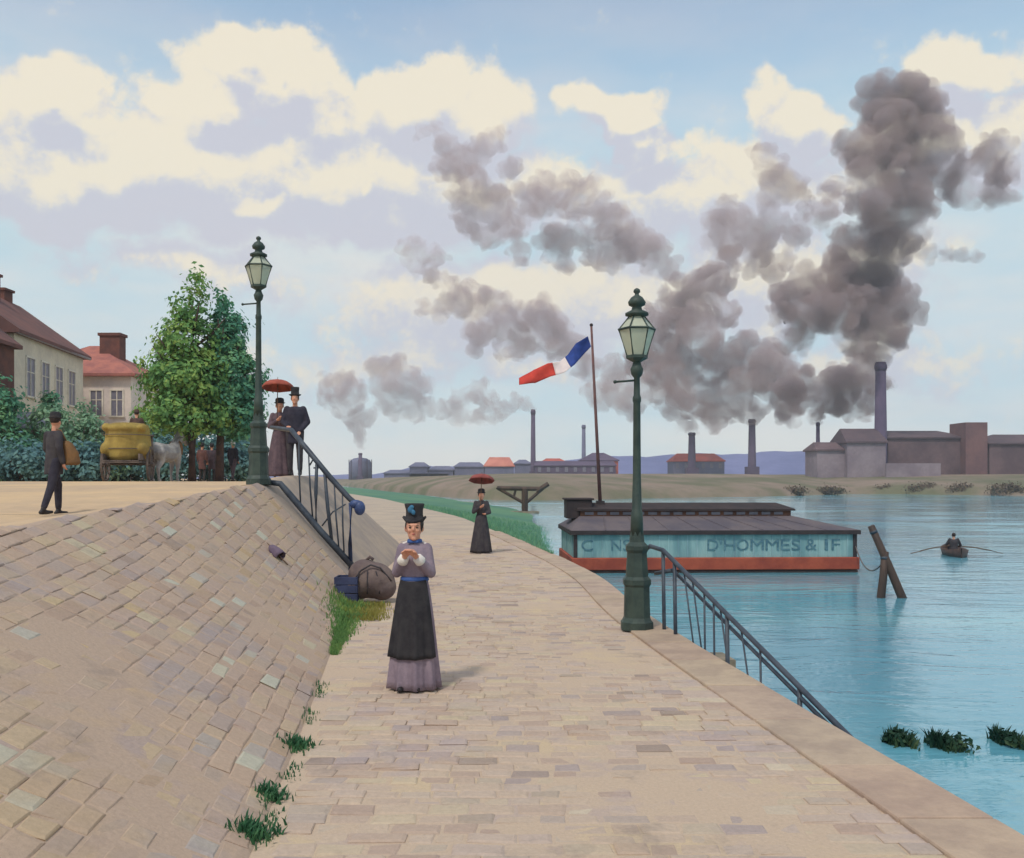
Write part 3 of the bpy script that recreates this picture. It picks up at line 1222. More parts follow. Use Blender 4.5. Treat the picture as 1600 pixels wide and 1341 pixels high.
# ------------------------------------------------------------------ iron handrails
M_rail = mat('blue_black_iron', lin(70, 78, 88), lin(52, 60, 72), 6, .5, .1, 30, spec=.4)
M_railb = mat('blue_painted_iron', lin(62, 82, 128), lin(48, 64, 104), 6, .5, spec=.4)
hr = empty('bank_handrail', (-3.4, 17.0, 1.2))
tag(hr, 'blue black iron handrail going down the bank from the upper lamp', 'handrail')
before = snapshot()
D1 = 17.1
top = [at(424, 668, D1 + 2.2), at(455, 672, D1 + .7), at(478, 700, D1), at(515, 745, D1), at(546, 779, D1), at(563, 793, D1 - .1)]
low_ = [at(414, 753, D1), at(438, 756, D1), at(452, 772, D1), at(500, 829, D1), at(550, 884, D1)]
MB().tube(top, [.04, .045, .05, .05, .05, .05], 10).build('top_rail', M_rail, None, True)
MB().tube(low_, [.05, .055, .06, .06, .06], 10).build('bottom_rail', M_rail, None, True)
nw = MB().tube([at(548, 786, D1), at(547, 850, D1), at(549, 920, D1)], [.040, .036, .045], 10).build('newel_post', M_railb, None, True)
MB().ell(at(562, 794, D1 - .1), (.10, .09, .13)).ell(at(556, 788, D1 - .1), (.12, .07, .08)).build('scroll_end', M_railb, nw, True)
for (a, b_, r_) in (((467, 690), (470, 793), .016), ((482, 706), (489, 815), .016), ((495, 722), (494, 822), .034), ((507, 735), (519, 850), .034), ((522, 752), (530, 862), .016), ((535, 768), (538, 872), .016)):
    MB().tube([at(a[0], a[1], D1), at((a[0] + b_[0]) / 2 - 1, (a[1] + b_[1]) / 2, D1), at(b_[0], b_[1], D1)], [r_ * .8, r_, r_ * .9], 8).build('baluster', M_rail, None, True)
MB().tube([at(484, 727, D1), at(490, 717, D1), at(499, 722, D1), at(497, 732, D1), at(490, 731, D1)], .016, 8).build('scroll', M_rail, None, True)
MB().tube([at(503, 822, D1), at(520, 800, D1), at(540, 788, D1)], .014, 8).build('brace', M_rail, None, True)
adopt(hr, before)

# river stairs along the quay wall, with their railing
st = empty('river_stairs', (2.6, 10, -.8))
tag(st, 'stone stairs going down the quay wall to the water by the railing', 'stairs')
before = snapshot()
NS = 9
for i in range(NS):
    ya, yb = 12.0 - .52 * i, 12.0 - .52 * (i + 1)
    z = -.22 - .155 * i
    b = MB()
    b.v = [(edge(ya) - .1, ya, -2.9), (edge(ya) + .62, ya, -2.9), (edge(yb) + .62, yb, -2.9), (edge(yb) - .1, yb, -2.9), (edge(ya) - .1, ya, z), (edge(ya) + .62, ya, z), (edge(yb) + .62, yb, z), (edge(yb) - .1, yb, z)]
    b.f = [(1, 2, 3, 0), (7, 6, 5, 4), (4, 5, 1, 0), (5, 6, 2, 1), (6, 7, 3, 2), (7, 4, 0, 3)]
    b.build('step', M_wall)
adopt(st, before)

rl = empty('river_railing', (2.4, 10, -.3))
tag(rl, 'double iron railing slanting down beside the river from the near lamp', 'railing')
before = snapshot()
ra, rb = Vector((1.92, 12.2, 1.04)), Vector((2.80, 7.9, -.20))
qa, qb = Vector((2.02, 12.05, .80)), Vector((2.70, 8.4, -.14))
MB().tube([Vector((1.66, 12.9, .62)), Vector((1.70, 12.75, .95)), Vector((1.80, 12.5, 1.07)), ra, ra.lerp(rb, .4), rb, rb + (rb - ra) * .18], [.024, .027, .029, .029, .027, .027, .027], 10).build('top_rail', M_rail, None, True)
MB().tube([qa, qa.lerp(qb, .5), qb, qb + (qb - qa) * .18], .021, 10).build('lower_rail', M_rail, None, True)
MB().tube([Vector((1.86, 12.45, .72)), qa], .026, 8).build('lower_rail_return', M_rail, None, True)
for f in (.0, .09, .30, .36, .44, .62, .80):
    p = ra.lerp(rb, f)
    zf = -.22 - .155 * max(0, (12.0 - p.y) / .52)
    big = f in (.0, .09, .44, .80)
    MB().tube([(p.x + .02, p.y, max(zf - .15, -1.6)), p], .024 if big else .012, 8).build('post', M_rail, None, True)
for f in (.16, .22, .40, .52):
    p, q_ = ra.lerp(rb, f), ra.lerp(rb, f + .07)
    MB().tube([p, Vector((q_.x + .03, q_.y, q_.z - 1.0))], .011, 6).build('brace', M_rail, None, True)
adopt(rl, before)

# ------------------------------------------------------------------ people
M_skin = mat('skin', lin(214, 160, 132), lin(202, 140, 116), 20, .6)
M_hairb = mat('dark_brown_hair', lin(54, 42, 38), lin(42, 32, 30), 40, .6, .4, 120)
M_black = mat('black_cloth', lin(56, 54, 56), lin(44, 42, 46), 8, .95, .3, 60)
M_dark = mat('charcoal_cloth', lin(72, 68, 70), lin(58, 54, 60), 8, .95, .3, 60)
M_navy = mat('dark_navy_cloth', lin(58, 56, 68), lin(48, 46, 58), 8, .95, .3, 60)
M_mauve = mat('mauve_grey_cloth', lin(146, 130, 140), lin(128, 114, 126), 6, .95, .4, 50)
M_plum = mat('plum_brown_cloth', lin(104, 86, 92), lin(86, 72, 80), 8, .95, .3, 60)
M_blue = mat('blue_ribbon', lin(70, 98, 158), lin(56, 84, 140), 14, .6)
M_teal = mat('teal_ribbon', lin(62, 122, 152), lin(50, 96, 130), 14, .6)
M_white = mat('white_linen', lin(230, 224, 214), lin(214, 206, 200), 12, .9, .3, 80)
M_red = mat('faded_red_silk', lin(172, 88, 70), lin(150, 76, 64), 10, .8, .2, 60)
M_redb = mat('brick_red_silk', lin(154, 82, 76), lin(132, 70, 68), 10, .8, .2, 60)
M_wood = mat('brown_wood', lin(112, 86, 66), lin(88, 68, 56), 10, .8, .3, 50, stretch=(1, 1, .2))
M_leather = mat('tan_leather', lin(126, 92, 56), lin(106, 78, 50), 8, .7, .2, 40)
M_boot = mat('black_leather', lin(44, 40, 42), None, 10, .5)
M_lip = mat('lip', lin(170, 88, 84), None, 10, .6)
M_eye = mat('dark_eye', lin(36, 28, 28), None, 10, .3)

STAND = dict(
    pelvis=(0, 0, .95), chest=(0, 0, 1.28), neck=(0, .01, 1.46), head=(0, -.01, 1.60),
    shL=(.165, .01, 1.385), elL=(.23, .02, 1.12), wrL=(.22, -.06, .88), shR=(-.165, .01, 1.385), elR=(-.23, .02, 1.12), wrR=(-.22, -.06, .88),
    hipL=(.09, 0, .92), knL=(.10, -.02, .50), anL=(.10, .02, .09), hipR=(-.09, 0, .92), knR=(-.10, -.02, .50), anR=(-.10, .02, .09))


def pose(**kw):
    J = dict(STAND)
    J.update(kw)
    return {k_: Vector(v) for k_, v in J.items()}


def body(root, J, voxel=.014, detailed=False, facing=0.0, slim=1.0):
    """one continuous figure: head with a face, neck, trunk, tapering limbs, hands with five fingers"""
    h = J['head']
    rz = Matrix.Rotation(facing, 3, 'Z')
    H = lambda x, y, z: h + rz @ Vector((x, y, z))
    pr = [('ell', h + Vector((0, 0, .015)), (.076, .096, .112), rz), ('ell', H(0, -.03, -.055), (.056, .062, .066), rz),
          ('ell', H(0, -.070, -.092), (.026, .024, .022)), ('ell', H(0, -.100, -.008), (.012, .018, .024), rz), ('ell', H(0, -.090, .030), (.046, .014, .010), rz),
          ('ell', H(.078, .005, -.005), (.012, .022, .032), rz), ('ell', H(-.078, .005, -.005), (.012, .022, .032), rz),
          ('ell', H(.034, -.074, -.020), (.022, .018, .022), rz), ('ell', H(-.034, -.074, -.020), (.022, .018, .022), rz)]
    pr.append(('chain', [(*(h + Vector((0, .015, -.06))), .052), (*J['neck'], .054), (*(J['neck'] + Vector((0, 0, -.08))), .062)]))
    pr.append(('chain', [(*J['pelvis'], .110 * slim), (*J['pelvis'].lerp(J['chest'], .5), .098 * slim), (*J['chest'], .115 * slim)]))
    pr.append(('chain', [(*J['shL'], .055 * slim), (*J['chest'], .10 * slim), (*J['shR'], .055 * slim)]))
    for s in 'LR':
        sg = 1 if s == 'L' else -1
        pr.append(('chain', [(*J['sh' + s], .052), (*J['sh' + s].lerp(J['el' + s], .5), .045), (*J['el' + s], .038), (*J['el' + s].lerp(J['wr' + s], .4), .036), (*J['wr' + s], .025)]))
        pr.append(('chain', [(*J['hip' + s].lerp(J['pelvis'], .5 * (1 - slim) * 2.2), .085 * slim), (*J['kn' + s], .055 * slim), (*J['kn' + s].lerp(J['an' + s], .35), .052), (*J['an' + s], .034)]))
        w_ = J['wr' + s]
        d = (w_ - J['el' + s]).normalized()
        side = J.get('palm' + s, Vector((1, 0, 0)))
        side = (side - d * side.dot(d)).normalized()
        nrm = d.cross(side).normalized()
        cur = nrm * J.get('curl' + s, Vector((1, 0, 0))).x
        pc = w_ + d * .045
        pr.append(('chain', [(*w_, .024), (*(w_ + d * .03 + side * .012), .023), (*(w_ + d * .075 + side * .018), .020)]))
        pr.append(('chain', [(*w_, .022), (*(w_ + d * .03 - side * .012), .022), (*(w_ + d * .075 - side * .018), .020)]))
        for i, (o_, L) in enumerate(((.030, .062), (.011, .074), (-.010, .070), (-.029, .054))):
            p0 = w_ + d * .080 + side * o_
            p1 = p0 + d * L * .5 + cur * L * .18
            p2 = p1 + d * L * .32 + cur * L * .42
            pr.append(('chain', [(*p0, .0095), (*p1, .009), (*p2, .0075)]))
        t0 = w_ + d * .03 + side * .026
        t1 = t0 + d * .030 + side * .022 + cur * .010
        t2 = t1 + d * .028 + side * .004 + cur * .012
        pr.append(('chain', [(*t0, .013), (*t1, .011), (*t2, .009)]))
    o = fused('body', pr, voxel, M_skin, root, 2, .4)
    if detailed:
        for sx in (-1, 1):
            MB().ell(H(sx * .032, -.0905, .008), (.012, .006, .006), 10, 6).build('eye', M_eye, o, True)
            MB().tube([H(sx * .018, -.097, .026), H(sx * .034, -.0965, .031), H(sx * .048, -.086, .026)], [.002, .0028, .0015], 6).build('eyebrow', M_hairb, o, True)
        MB().ell(H(0, -.093, -.052), (.017, .007, .006), 10, 6).build('lips', M_lip, o, True)
    return o


def sleeves(J, r0, r1, upto=.92):
    out = []
    for s in 'LR':
        e_ = J['el' + s].lerp(J['wr' + s], upto)
        out.append(('chain', [(*J['sh' + s], r0), (*J['sh' + s].lerp(J['el' + s], .5), r0 * .92), (*J['el' + s], (r0 + r1) / 2), (*e_, r1)]))
    return out


def hair(root, J, m, facing=0.0, bun=False):
    h = J['head']
    rz = Matrix.Rotation(facing, 3, 'Z')
    H = lambda x, y, z: h + rz @ Vector((x, y, z))
    pr = [('ell', H(0, .022, .040), (.086, .092, .098), rz), ('ell', H(.06, .0, .02), (.026, .05, .06), rz), ('ell', H(-.06, .0, .02), (.026, .05, .06), rz)]
    if bun:
        pr.append(('ell', H(0, .11, .0), (.05, .045, .05)))
    return fused('hair', pr, .012, m, root, 3)


def shoes(root, J, m):
    for s in 'LR':
        a = J['an' + s]
        tdir = J.get('toe' + s, Vector((0, -1, 0)))
        f = a + Vector((0, 0, -.06))
        fused('shoe', [('chain', [(*(f - tdir * .05), .036), (*(f + tdir * .06), .038), (*(f + tdir * .15), .028)]), ('chain', [(*a, .045), (*(f - tdir * .02), .040)])], .014, m, root, 2)


def top_hat(root, J, m, tall=.16, band=None, brim=.13, crown=.088):
    h = J['head'] + Vector((0, .01, .075))
    o = MB().lathe([(crown * .9, -.02), (brim * .9, .0), (brim, .012), (brim * .95, .02), (crown, .018), (crown * .94, tall * .5), (crown * 1.02, tall), (crown * .9, tall + .012), (.0, tall + .012)], 24, h).build('hat', m, root, True)
    if band:
        MB().lathe([(crown * 1.02, .02), (crown * 1.0, .055)], 24, h, cap=False).build('hat_band', band, o, True)
    return o


def cap_hat(root, J, m):
    h = J['head'] + Vector((0, .005, .06))
    return MB().lathe([(.088, -.01), (.112, .0), (.116, .012), (.09, .016), (.092, .07), (.078, .10), (.04, .115), (0, .118)], 20, h).build('hat', m, root, True)


def parasol(label, base, tip, span, drop, m, group=None, n=8):
    """open parasol: handle, ribs and scalloped canopy"""
    base, tip = Vector(base), Vector(tip)
    root = empty('parasol', base)
    tag(root, label, 'parasol', group)
    axis = (tip - base)
    L = axis.length
    rot = axis.to_track_quat('Z', 'Y')
    root.rotation_mode = 'QUATERNION'
    root.rotation_quaternion = rot
    MB().tube([(0, 0, 0), (0, 0, L)], .009, 8).build('handle', M_wood, root, True)
    b = MB()
    rows, seg = 6, n * 4
    vv, ff = [], []
    for i in range(rows + 1):
        u = i / rows
        for j in range(seg):
            a = 2 * math.pi * j / seg
            sc = 1 - .10 * (abs(math.sin(a * n / 2))) * u ** 2
            r_ = span * math.sin(u * math.pi / 2 * .96) * sc
            vv.append((r_ * math.cos(a), r_ * math.sin(a), L - .03 - drop * (1 - math.cos(u * math.pi / 2))))
    for i in range(rows):
        for j in range(seg):
            ff.append((i * seg + j, i * seg + (j + 1) % seg, (i + 1) * seg + (j + 1) % seg, (i + 1) * seg + j))
    b.add(vv, ff)
    cn = b.build('canopy', m, root, True)
    md = cn.modifiers.new('thick', 'SOLIDIFY')
    md.thickness = .006
    for j in range(n):
        a = 2 * math.pi * j / n
        MB().tube([(0, 0, L - .05), (span * .62 * math.cos(a), span * .62 * math.sin(a), L - .05 - drop * .28), (span * .97 * math.cos(a), span * .97 * math.sin(a), L - .04 - drop * .93)], .004, 5).build('rib', M_wood, root)
    MB().tube([(0, 0, L - .04), (0, 0, L + .05)], [.010, .004], 6).build('ferrule', M_wood, root)
    return root


def skirt(root, z_top, w_top, hem_w, m, depth=.85, folds=7, train=.0, name='skirt'):
    rings = []
    for i in range(15):
        u = i / 14
        z = z_top * (1 - u) + .012 * u
        f = u ** .75
        rx = w_top + (hem_w - w_top) * f
        rings.append((0, train * u * u, z, rx, rx * depth + train * u * u * .6, folds, .10 * u))
    b = MB()
    b.add(*loft(rings[::-1], 96))
    return b.build(name, m, root, True)


# --- the woman walking towards us
W = empty('person', (-.90, 8.86, .02), R(-7))
tag(W, 'woman in mauve dress and long black apron with hands clasped, walking on lower walk', 'person')
J = pose(pelvis=(0, 0, .92), chest=(0, 0, 1.17), neck=(0, .01, 1.335), head=(0, -.012, 1.475),
         shL=(.112, .01, 1.285), elL=(.160, -.03, 1.065), wrL=(.055, -.175, 1.225), shR=(-.112, .01, 1.285), elR=(-.160, -.03, 1.065), wrR=(-.050, -.175, 1.225),
         hipL=(.08, 0, .88), knL=(.08, 0, .48), anL=(.08, .0, .08), hipR=(-.08, 0, .88), knR=(-.08, 0, .48), anR=(-.08, 0, .08),
         palmL=(.3, -.6, .4), palmR=(-.3, -.6, .4), curlL=(-1, 0, 0), curlR=(1, 0, 0))
body(W, J, .0075, True, facing=R(9), slim=.74)
hair(W, J, M_hairb, bun=True)
fused('bodice', [('loft', [(0, .005, .985, .118, .098), (0, .005, 1.02, .112, .094), (0, -.003, 1.12, .130, .108), (0, -.008, 1.20, .138, .116), (0, .0, 1.27, .134, .098), (0, .008, 1.315, .105, .078), (0, .01, 1.345, .064, .060)])] + sleeves(J, .056, .044, .80), .012, M_mauve, W, 4)
for s in 'LR':
    e_, w_ = J['el' + s], J['wr' + s]
    a, b_ = e_.lerp(w_, .70), e_.lerp(w_, .93)
    MB().tube([e_.lerp(w_, .66), a, b_, e_.lerp(w_, .96)], [.046, .052, .046, .034], 14).build('cuff', M_white, W, True)
MB().lathe([(.056, 1.335), (.070, 1.342), (.068, 1.368), (.058, 1.374)], 18, (0, .008, 0)).build('collar', M_blue, W, True)
fused('bow', [('ell', (.028, -.068, 1.352), (.028, .014, .016)), ('ell', (-.028, -.068, 1.352), (.028, .014, .016)), ('ell', (0, -.072, 1.352), (.012, .014, .014))], .006, M_blue, W, 1)
fused('shawl_collar', [('chain', [(.062, .03, 1.345, .016), (.105, .0, 1.322, .020), (.120, -.03, 1.290, .014)]), ('chain', [(-.062, .03, 1.345, .016), (-.105, .0, 1.322, .020), (-.120, -.03, 1.290, .014)])], .010, M_white, W, 2)
sk = skirt(W, 1.0, .122, .236, M_mauve, .9, 9)
# apron wrapped round the front, ending above the hem
b = MB()
NA, NZ = 60, 16
for i in range(NZ):
    u = i / (NZ - 1)
    z = 1.005 - u * .70
    uu = max(0.0, (1.0 - z) / .988)
    rx = (.122 + (.243 - .122) * uu ** .75)
    spread = 1.12 + .06 * u
    for j in range(NA):
        a = -math.pi / 2 + (j / (NA - 1) - .5) * 2 * spread
        s = 1 + .10 * uu * (math.sin(9 * a + .7)) + .045 * uu * math.sin(19 * a + 2.1)
        rr = rx * s + .012 + .014 * uu
        b.v.append((rr * math.cos(a), rr * .9 * math.sin(a), z - .012 * math.cos((j / (NA - 1) - .5) * 3)))
for i in range(NZ - 1):
    for j in range(NA - 1):
        a = i * NA + j
        b.f.append((a, a + NA, a + NA + 1, a + 1))
ap = b.build('apron', M_black, W, True)
md = ap.modifiers.new('thick', 'SOLIDIFY')
md.thickness = .008
md.offset = -1
MB().lathe([(.128, .988), (.134, .995), (.130, 1.022), (.120, 1.028)], 28, (0, .003, 0), sy=.86).build('waistband', M_blue, W, True)
# tall hat with turned-up sides and a teal bow
h = J['head'] + Vector((0, .012, .075))
b = MB()
vv, ff = [], []
prof = [(.078, -.025), (.100, -.012), (.112, .004), (.104, .016), (.084, .020), (.078, .050), (.078, .090), (.084, .128), (.088, .146), (.076, .152), (.0, .150)]
for (r_, z) in prof:
    for j in range(28):
        a = 2 * math.pi * j / 28
        up = .022 * math.cos(2 * a) if r_ > .09 else 0
        k_ = 1 + (.06 * math.cos(2 * a) if z > .1 else 0)
        vv.append((h.x + r_ * k_ * math.cos(a), h.y + r_ * k_ * math.sin(a), h.z + z + up))
for i in range(len(prof) - 1):
    for j in range(28):
        ff.append((i * 28 + j, i * 28 + (j + 1) % 28, (i + 1) * 28 + (j + 1) % 28, (i + 1) * 28 + j))
b.add(vv, ff)
ht = b.build('hat', M_black, W, True)
fused('hat_bow', [('ell', h + Vector((-.020, -.090, .095)), (.026, .016, .032)), ('ell', h + Vector((.012, -.093, .070)), (.020, .014, .026)), ('ell', h + Vector((-.006, -.092, .120)), (.024, .014, .020))], .008, M_teal, ht, 1)
J['anL'], J['anR'] = Vector((.07, -.05, .085)), Vector((-.085, -.075, .085))
shoes(W, J, M_boot)


def lady(label, loc, rz, dress, over, parasol_label, par_mat, par_off, scale=1.0, hat=M_black, tip=(.02, .02, 2.06)):
    root = empty('person', loc, rz, scale)
    tag(root, label, 'person')
    J = pose(pelvis=(0, 0, .92), chest=(0, 0, 1.18), neck=(0, .01, 1.36), head=(0, -.01, 1.50), shL=(.14, .01, 1.30), elL=(.21, -.03, 1.05), wrL=(.08, -.20, 1.02),
             shR=(-.14, .01, 1.30), elR=(-.21, -.04, 1.06), wrR=(-.06, -.20, 1.18), hipL=(.08, 0, .88), hipR=(-.08, 0, .88), knL=(.08, 0, .48), knR=(-.08, 0, .48))
    body(root, J, .014, slim=.74)
    hair(root, J, M_hairb, bun=True)
    fused('bodice', [('loft', [(0, .005, .98, .122, .102), (0, 0, 1.03, .118, .098), (0, -.003, 1.13, .148, .116), (0, 0, 1.24, .155, .112), (0, .008, 1.33, .11, .08), (0, .01, 1.37, .06, .058)])] + sleeves(J, .062, .042, .94), .016, over, root, 3)
    skirt(root, 1.0, .125, .27, dress, .9, 6, .05)
    cap_hat(root, J, hat)
    shoes(root, J, M_boot)
    hand = Vector((-.06, -.25, 1.22))
    M4 = Matrix.Translation(loc) @ Matrix.Rotation(rz, 4, 'Z') @ Matrix.Scale(scale, 4)
    parasol(parasol_label, M4 @ (hand + Vector((0, .02, -.10))), M4 @ Vector(tip), .34 * scale, .17 * scale, par_mat)
    return root


lady('woman in dark dress under red parasol, walking by the grass slope', (-.80, 25.0, .02), R(10), M_dark, M_dark, 'brick red parasol over the woman by the grass slope', M_redb, None, 1.0)
xa, ya = at(437, 735, 20.3).x, 20.3
za = height(xa, ya)
lady('woman in plum dress under red parasol beside the top hatted man', (xa, ya, za), R(15), M_plum, M_plum, 'faded red parasol held at the top of the bank', M_red, None, 1.0, tip=(-.04, -.06, 2.06))


def gent(label, loc, rz, J, coat, trousers, coat_len=.62, hat='top', scale=1.0, hat_mat=None, facing=0.0, hair_mat=None):
    root = empty('person', loc, rz, scale)
    tag(root, label, 'person')
    body(root, J, .014, facing=facing, slim=.84)
    hair(root, J, hair_mat or M_hairb, facing)
    p, c = J['pelvis'], J['chest']
    zb = coat_len
    rings = [(p.x, p.y, zb, .175, .145), (p.x, p.y, zb + .15, .170, .140), (p.x, p.y, p.z, .158, .130), (*p.lerp(c, .45), .168, .126), (c.x, c.y, c.z, .188, .132), (c.x, c.y, c.z + .09, .175, .112), (J['neck'].x, J['neck'].y, J['neck'].z - .02, .085, .080)]
    rings = [r_ if len(r_) == 5 else r_ for r_ in rings]
    fused('coat', [('loft', rings)] + sleeves(J, .074, .050, .96), .018, coat, root, 4)
    tr = []
    for s in 'LR':
        tr.append(('chain', [(*J['hip' + s], .105), (*J['hip' + s].lerp(J['kn' + s], .5), .09), (*J['kn' + s], .072), (*J['kn' + s].lerp(J['an' + s], .9), .056)]))
    fused('trousers', tr + [('ell', p, (.15, .11, .11))], .018, trousers, root, 3)
    shoes(root, J, M_boot)
    if hat == 'top':
        top_hat(root, J, hat_mat or M_black)
    elif hat == 'cap':
        cap_hat(root, J, hat_mat or M_black)
    return root


xb, yb = at(461, 735, 20.1).x, 20.1
gent('man in top hat and dark suit beside the woman with faded red parasol', (xb, yb, height(xb, yb)), R(5), pose(wrL=(.12, -.10, .92), elL=(.26, .02, 1.12), elR=(-.25, .0, 1.12), wrR=(-.14, -.16, 1.02)), M_navy, M_dark, .66)

xm, ym = at(84, 800, 16.5).x, 16.5
gent('man in dark coat and cap walking with a tan bag under one arm', (xm, ym, height(xm, ym)), R(145),
     pose(chest=(0, -.03, 1.30), neck=(0, -.02, 1.47), head=(0, -.035, 1.61), hipL=(.09, 0, .92), knL=(.15, -.16, .52), anL=(.20, -.20, .09), hipR=(-.09, 0, .92), knR=(-.10, .10, .50), anR=(-.14, .26, .12),
          elL=(.27, -.02, 1.14), wrL=(.24, -.20, 1.00), elR=(-.26, .05, 1.14), wrR=(-.26, -.02, .90)), M_dark, M_navy, .70, 'cap', facing=R(28))
bg_ = empty('shoulder_bag', (xm + .30, ym - .02, height(xm, ym) + .86))
tag(bg_, 'tan leather bag under the arm of the walking man', 'bag')
fused('bag_body', [('loft', [(0, 0, 0, .13, .09), (0, 0, .04, .17, .11), (-.02, 0, .22, .15, .10), (-.06, 0, .36, .10, .08), (-.08, 0, .42, .05, .05)])], .018, M_leather, bg_, 2)
MB().tube([(-.07, 0, .40), (-.16, -.02, .60), (-.28, .02, .62), (-.36, .06, .45)], .014, 6).build('strap', M_leather, bg_, True)

xw, yw = at(364, 750, 42).x, 42.0
gent('far man in dark clothes and white hat between dark tree and lamp post', (xw, yw, UP - .02), R(160), pose(knL=(.12, -.14, .50), anL=(.14, -.16, .09), knR=(-.1, .1, .5), anR=(-.12, .2, .11)), M_navy, M_plum, .68, 'cap', hat_mat=M_white, hair_mat=M_white)

for lab_, px_f, cm, dd in (('far person in reddish brown coat between the two tree trunks', 316, 'reddish_coat', 43.0), ('far person in dark plum coat between the two tree trunks', 331, 'plum_coat', 43.6)):
    xf = at(px_f, 750, dd).x
    gent(lab_, (xf, dd, UP - .02), R(170 if px_f < 320 else 200), pose(), mat(cm, lin(112, 78, 74) if 'red' in cm else lin(90, 76, 84), lin(96, 68, 66) if 'red' in cm else lin(78, 66, 74), 8, .95), M_dark, .55, 'cap', .97)

# ------------------------------------------------------------------ horse and cart on the road
M_ochre = mat('ochre_tarpaulin', lin(168, 144, 76), lin(140, 118, 62), 1.6, .9, .5, 9)
M_cart = mat('weathered_cart_wood', lin(116, 104, 98), lin(92, 84, 82), 4, .9, .4, 20)
M_horse = mat('pale_grey_coat', lin(178, 172, 168), lin(142, 138, 140), 2.5, .8, .1, 40)
M_mane = mat('grey_mane', lin(150, 146, 148), lin(120, 118, 122), 10, .8, .5, 40)
cx_, cd_ = at(200, 755, 35).x, 35.0
cz_ = height(cx_, cd_)
CYAW = R(10)
cart = empty('horse_cart', (cx_, cd_, cz_), CYAW)
tag(cart, 'two wheeled wooden cart on the road, drawn by the pale horse', 'cart')
bed = MB().box(-.62, .62, -1.2, 1.3, .70, .76).build('bed', M_cart, cart)
for i in range(5):
    MB().box(-.60 + i * .245, -.60 + i * .245 + .225, -1.22, 1.32, .762, .79).build('plank', M_cart, bed)
for s in (-1, 1):
    MB().box(s * .62 - .03, s * .62 + .03, -1.2, 1.3, .80, 1.02).build('side_board', M_cart, cart)
    MB().tube([(s * .42, 1.0, .72), (s * .40, 2.2, .95), (s * .36, 3.5, 1.05)], .04, 8).build('shaft', M_cart, cart, True)
    wh = empty('wheel', (s * .78, 0, .66))
    wh.parent = cart
    b = MB()
    N = 28
    for j in range(N):
        a = 2 * math.pi * j / N
        for (r_, x) in ((.58, -.035), (.66, -.035), (.66, .035), (.58, .035)):
            b.v.append((x, r_ * math.cos(a), r_ * math.sin(a)))
    for j in range(N):
        for q in range(4):
            a, c_ = j * 4 + q, j * 4 + (q + 1) % 4
            b.f.append((a, c_, ((j + 1) % N) * 4 + (q + 1) % 4, ((j + 1) % N) * 4 + q))
    b.build('rim', M_cart, wh)
    MB().tube([(-.11, 0, 0), (.11, 0, 0)], .09, 12).build('hub', M_cart, wh)
    for j in range(10):
        a = 2 * math.pi * j / 10
        MB().tube([(0, .06 * math.cos(a), .06 * math.sin(a)), (0, .60 * math.cos(a), .60 * math.sin(a))], .022, 6).build('spoke', M_cart, wh)
MB().tube([(-.8, 0, .66), (.8, 0, .66)], .04, 8).build('axle', M_cart, cart)
ld = empty('covered_load', (cx_, cd_, cz_ + .79), CYAW)
tag(ld, 'ochre tarpaulin covered load bulging over the sides of the cart', 'load')
fused('tarpaulin', [('loft', [(0, 0, .0, .62, .95), (0, 0, .12, .74, 1.05), (0, 0, .45, .80, 1.08), (0, 0, .85, .76, 1.05), (0, 0, 1.15, .74, 1.0), (0, 0, 1.30, .70, .92), (0, 0, 1.37, .45, .6)]),
                    ('ell', (-.58, -.45, .40), (.26, .5, .30)), ('ell', (.56, -.4, .42), (.26, .5, .32)), ('ell', (.0, -.6, 1.15), (.60, .5, .22)), ('ell', (.62, -.6, 1.18), (.16, .3, .16)), ('ell', (-.60, -.6, 1.18), (.16, .3, .16))], .045, M_ochre, ld, 3)
for z in (.42, .92):
    MB().tube([(.83 * math.cos(t_ * math.pi / 12), 1.10 * math.sin(t_ * math.pi / 12), z) for t_ in range(25)], .014, 6).build('rope', M_cart, ld)
dv = Matrix.Translation((cx_, cd_, cz_)) @ Matrix.Rotation(CYAW, 4, 'Z') @ Vector((.05, 1.25, 0))
gent('cart driver in brown coat seated above the ochre load', (dv.x, dv.y, dv.z + .98), CYAW + math.pi, pose(hipL=(.1, -.03, .95), hipR=(-.1, -.03, .95), knL=(.12, -.42, .93), knR=(-.12, -.42, .93), anL=(.12, -.46, .50), anR=(-.12, -.46, .50),
     elL=(.25, -.10, 1.14), wrL=(.10, -.34, 1.10), elR=(-.25, -.10, 1.14), wrR=(-.10, -.34, 1.10)), mat('brown_coat_cloth', lin(96, 74, 68), lin(80, 62, 60), 8, .95), M_dark, .86, 'cap', hat_mat=mat('brown_felt', lin(84, 64, 58), None, 8, .95))
MB_seat = MB().box(-.66, .66, 1.05, 1.45, 1.74, 1.80).build('seat_board', M_cart, cart)
for s in (-1, 1):
    MB().box(s * .60 - .03, s * .60 + .03, 1.15, 1.3, .80, 1.74).build('seat_post', M_cart, cart)

hx_, hd_ = at(259, 755, 37.6).x, 37.6
horse = empty('horse', (hx_, hd_, height(hx_, hd_)), R(-12))
tag(horse, 'pale grey horse in front of the cart, head raised', 'horse')
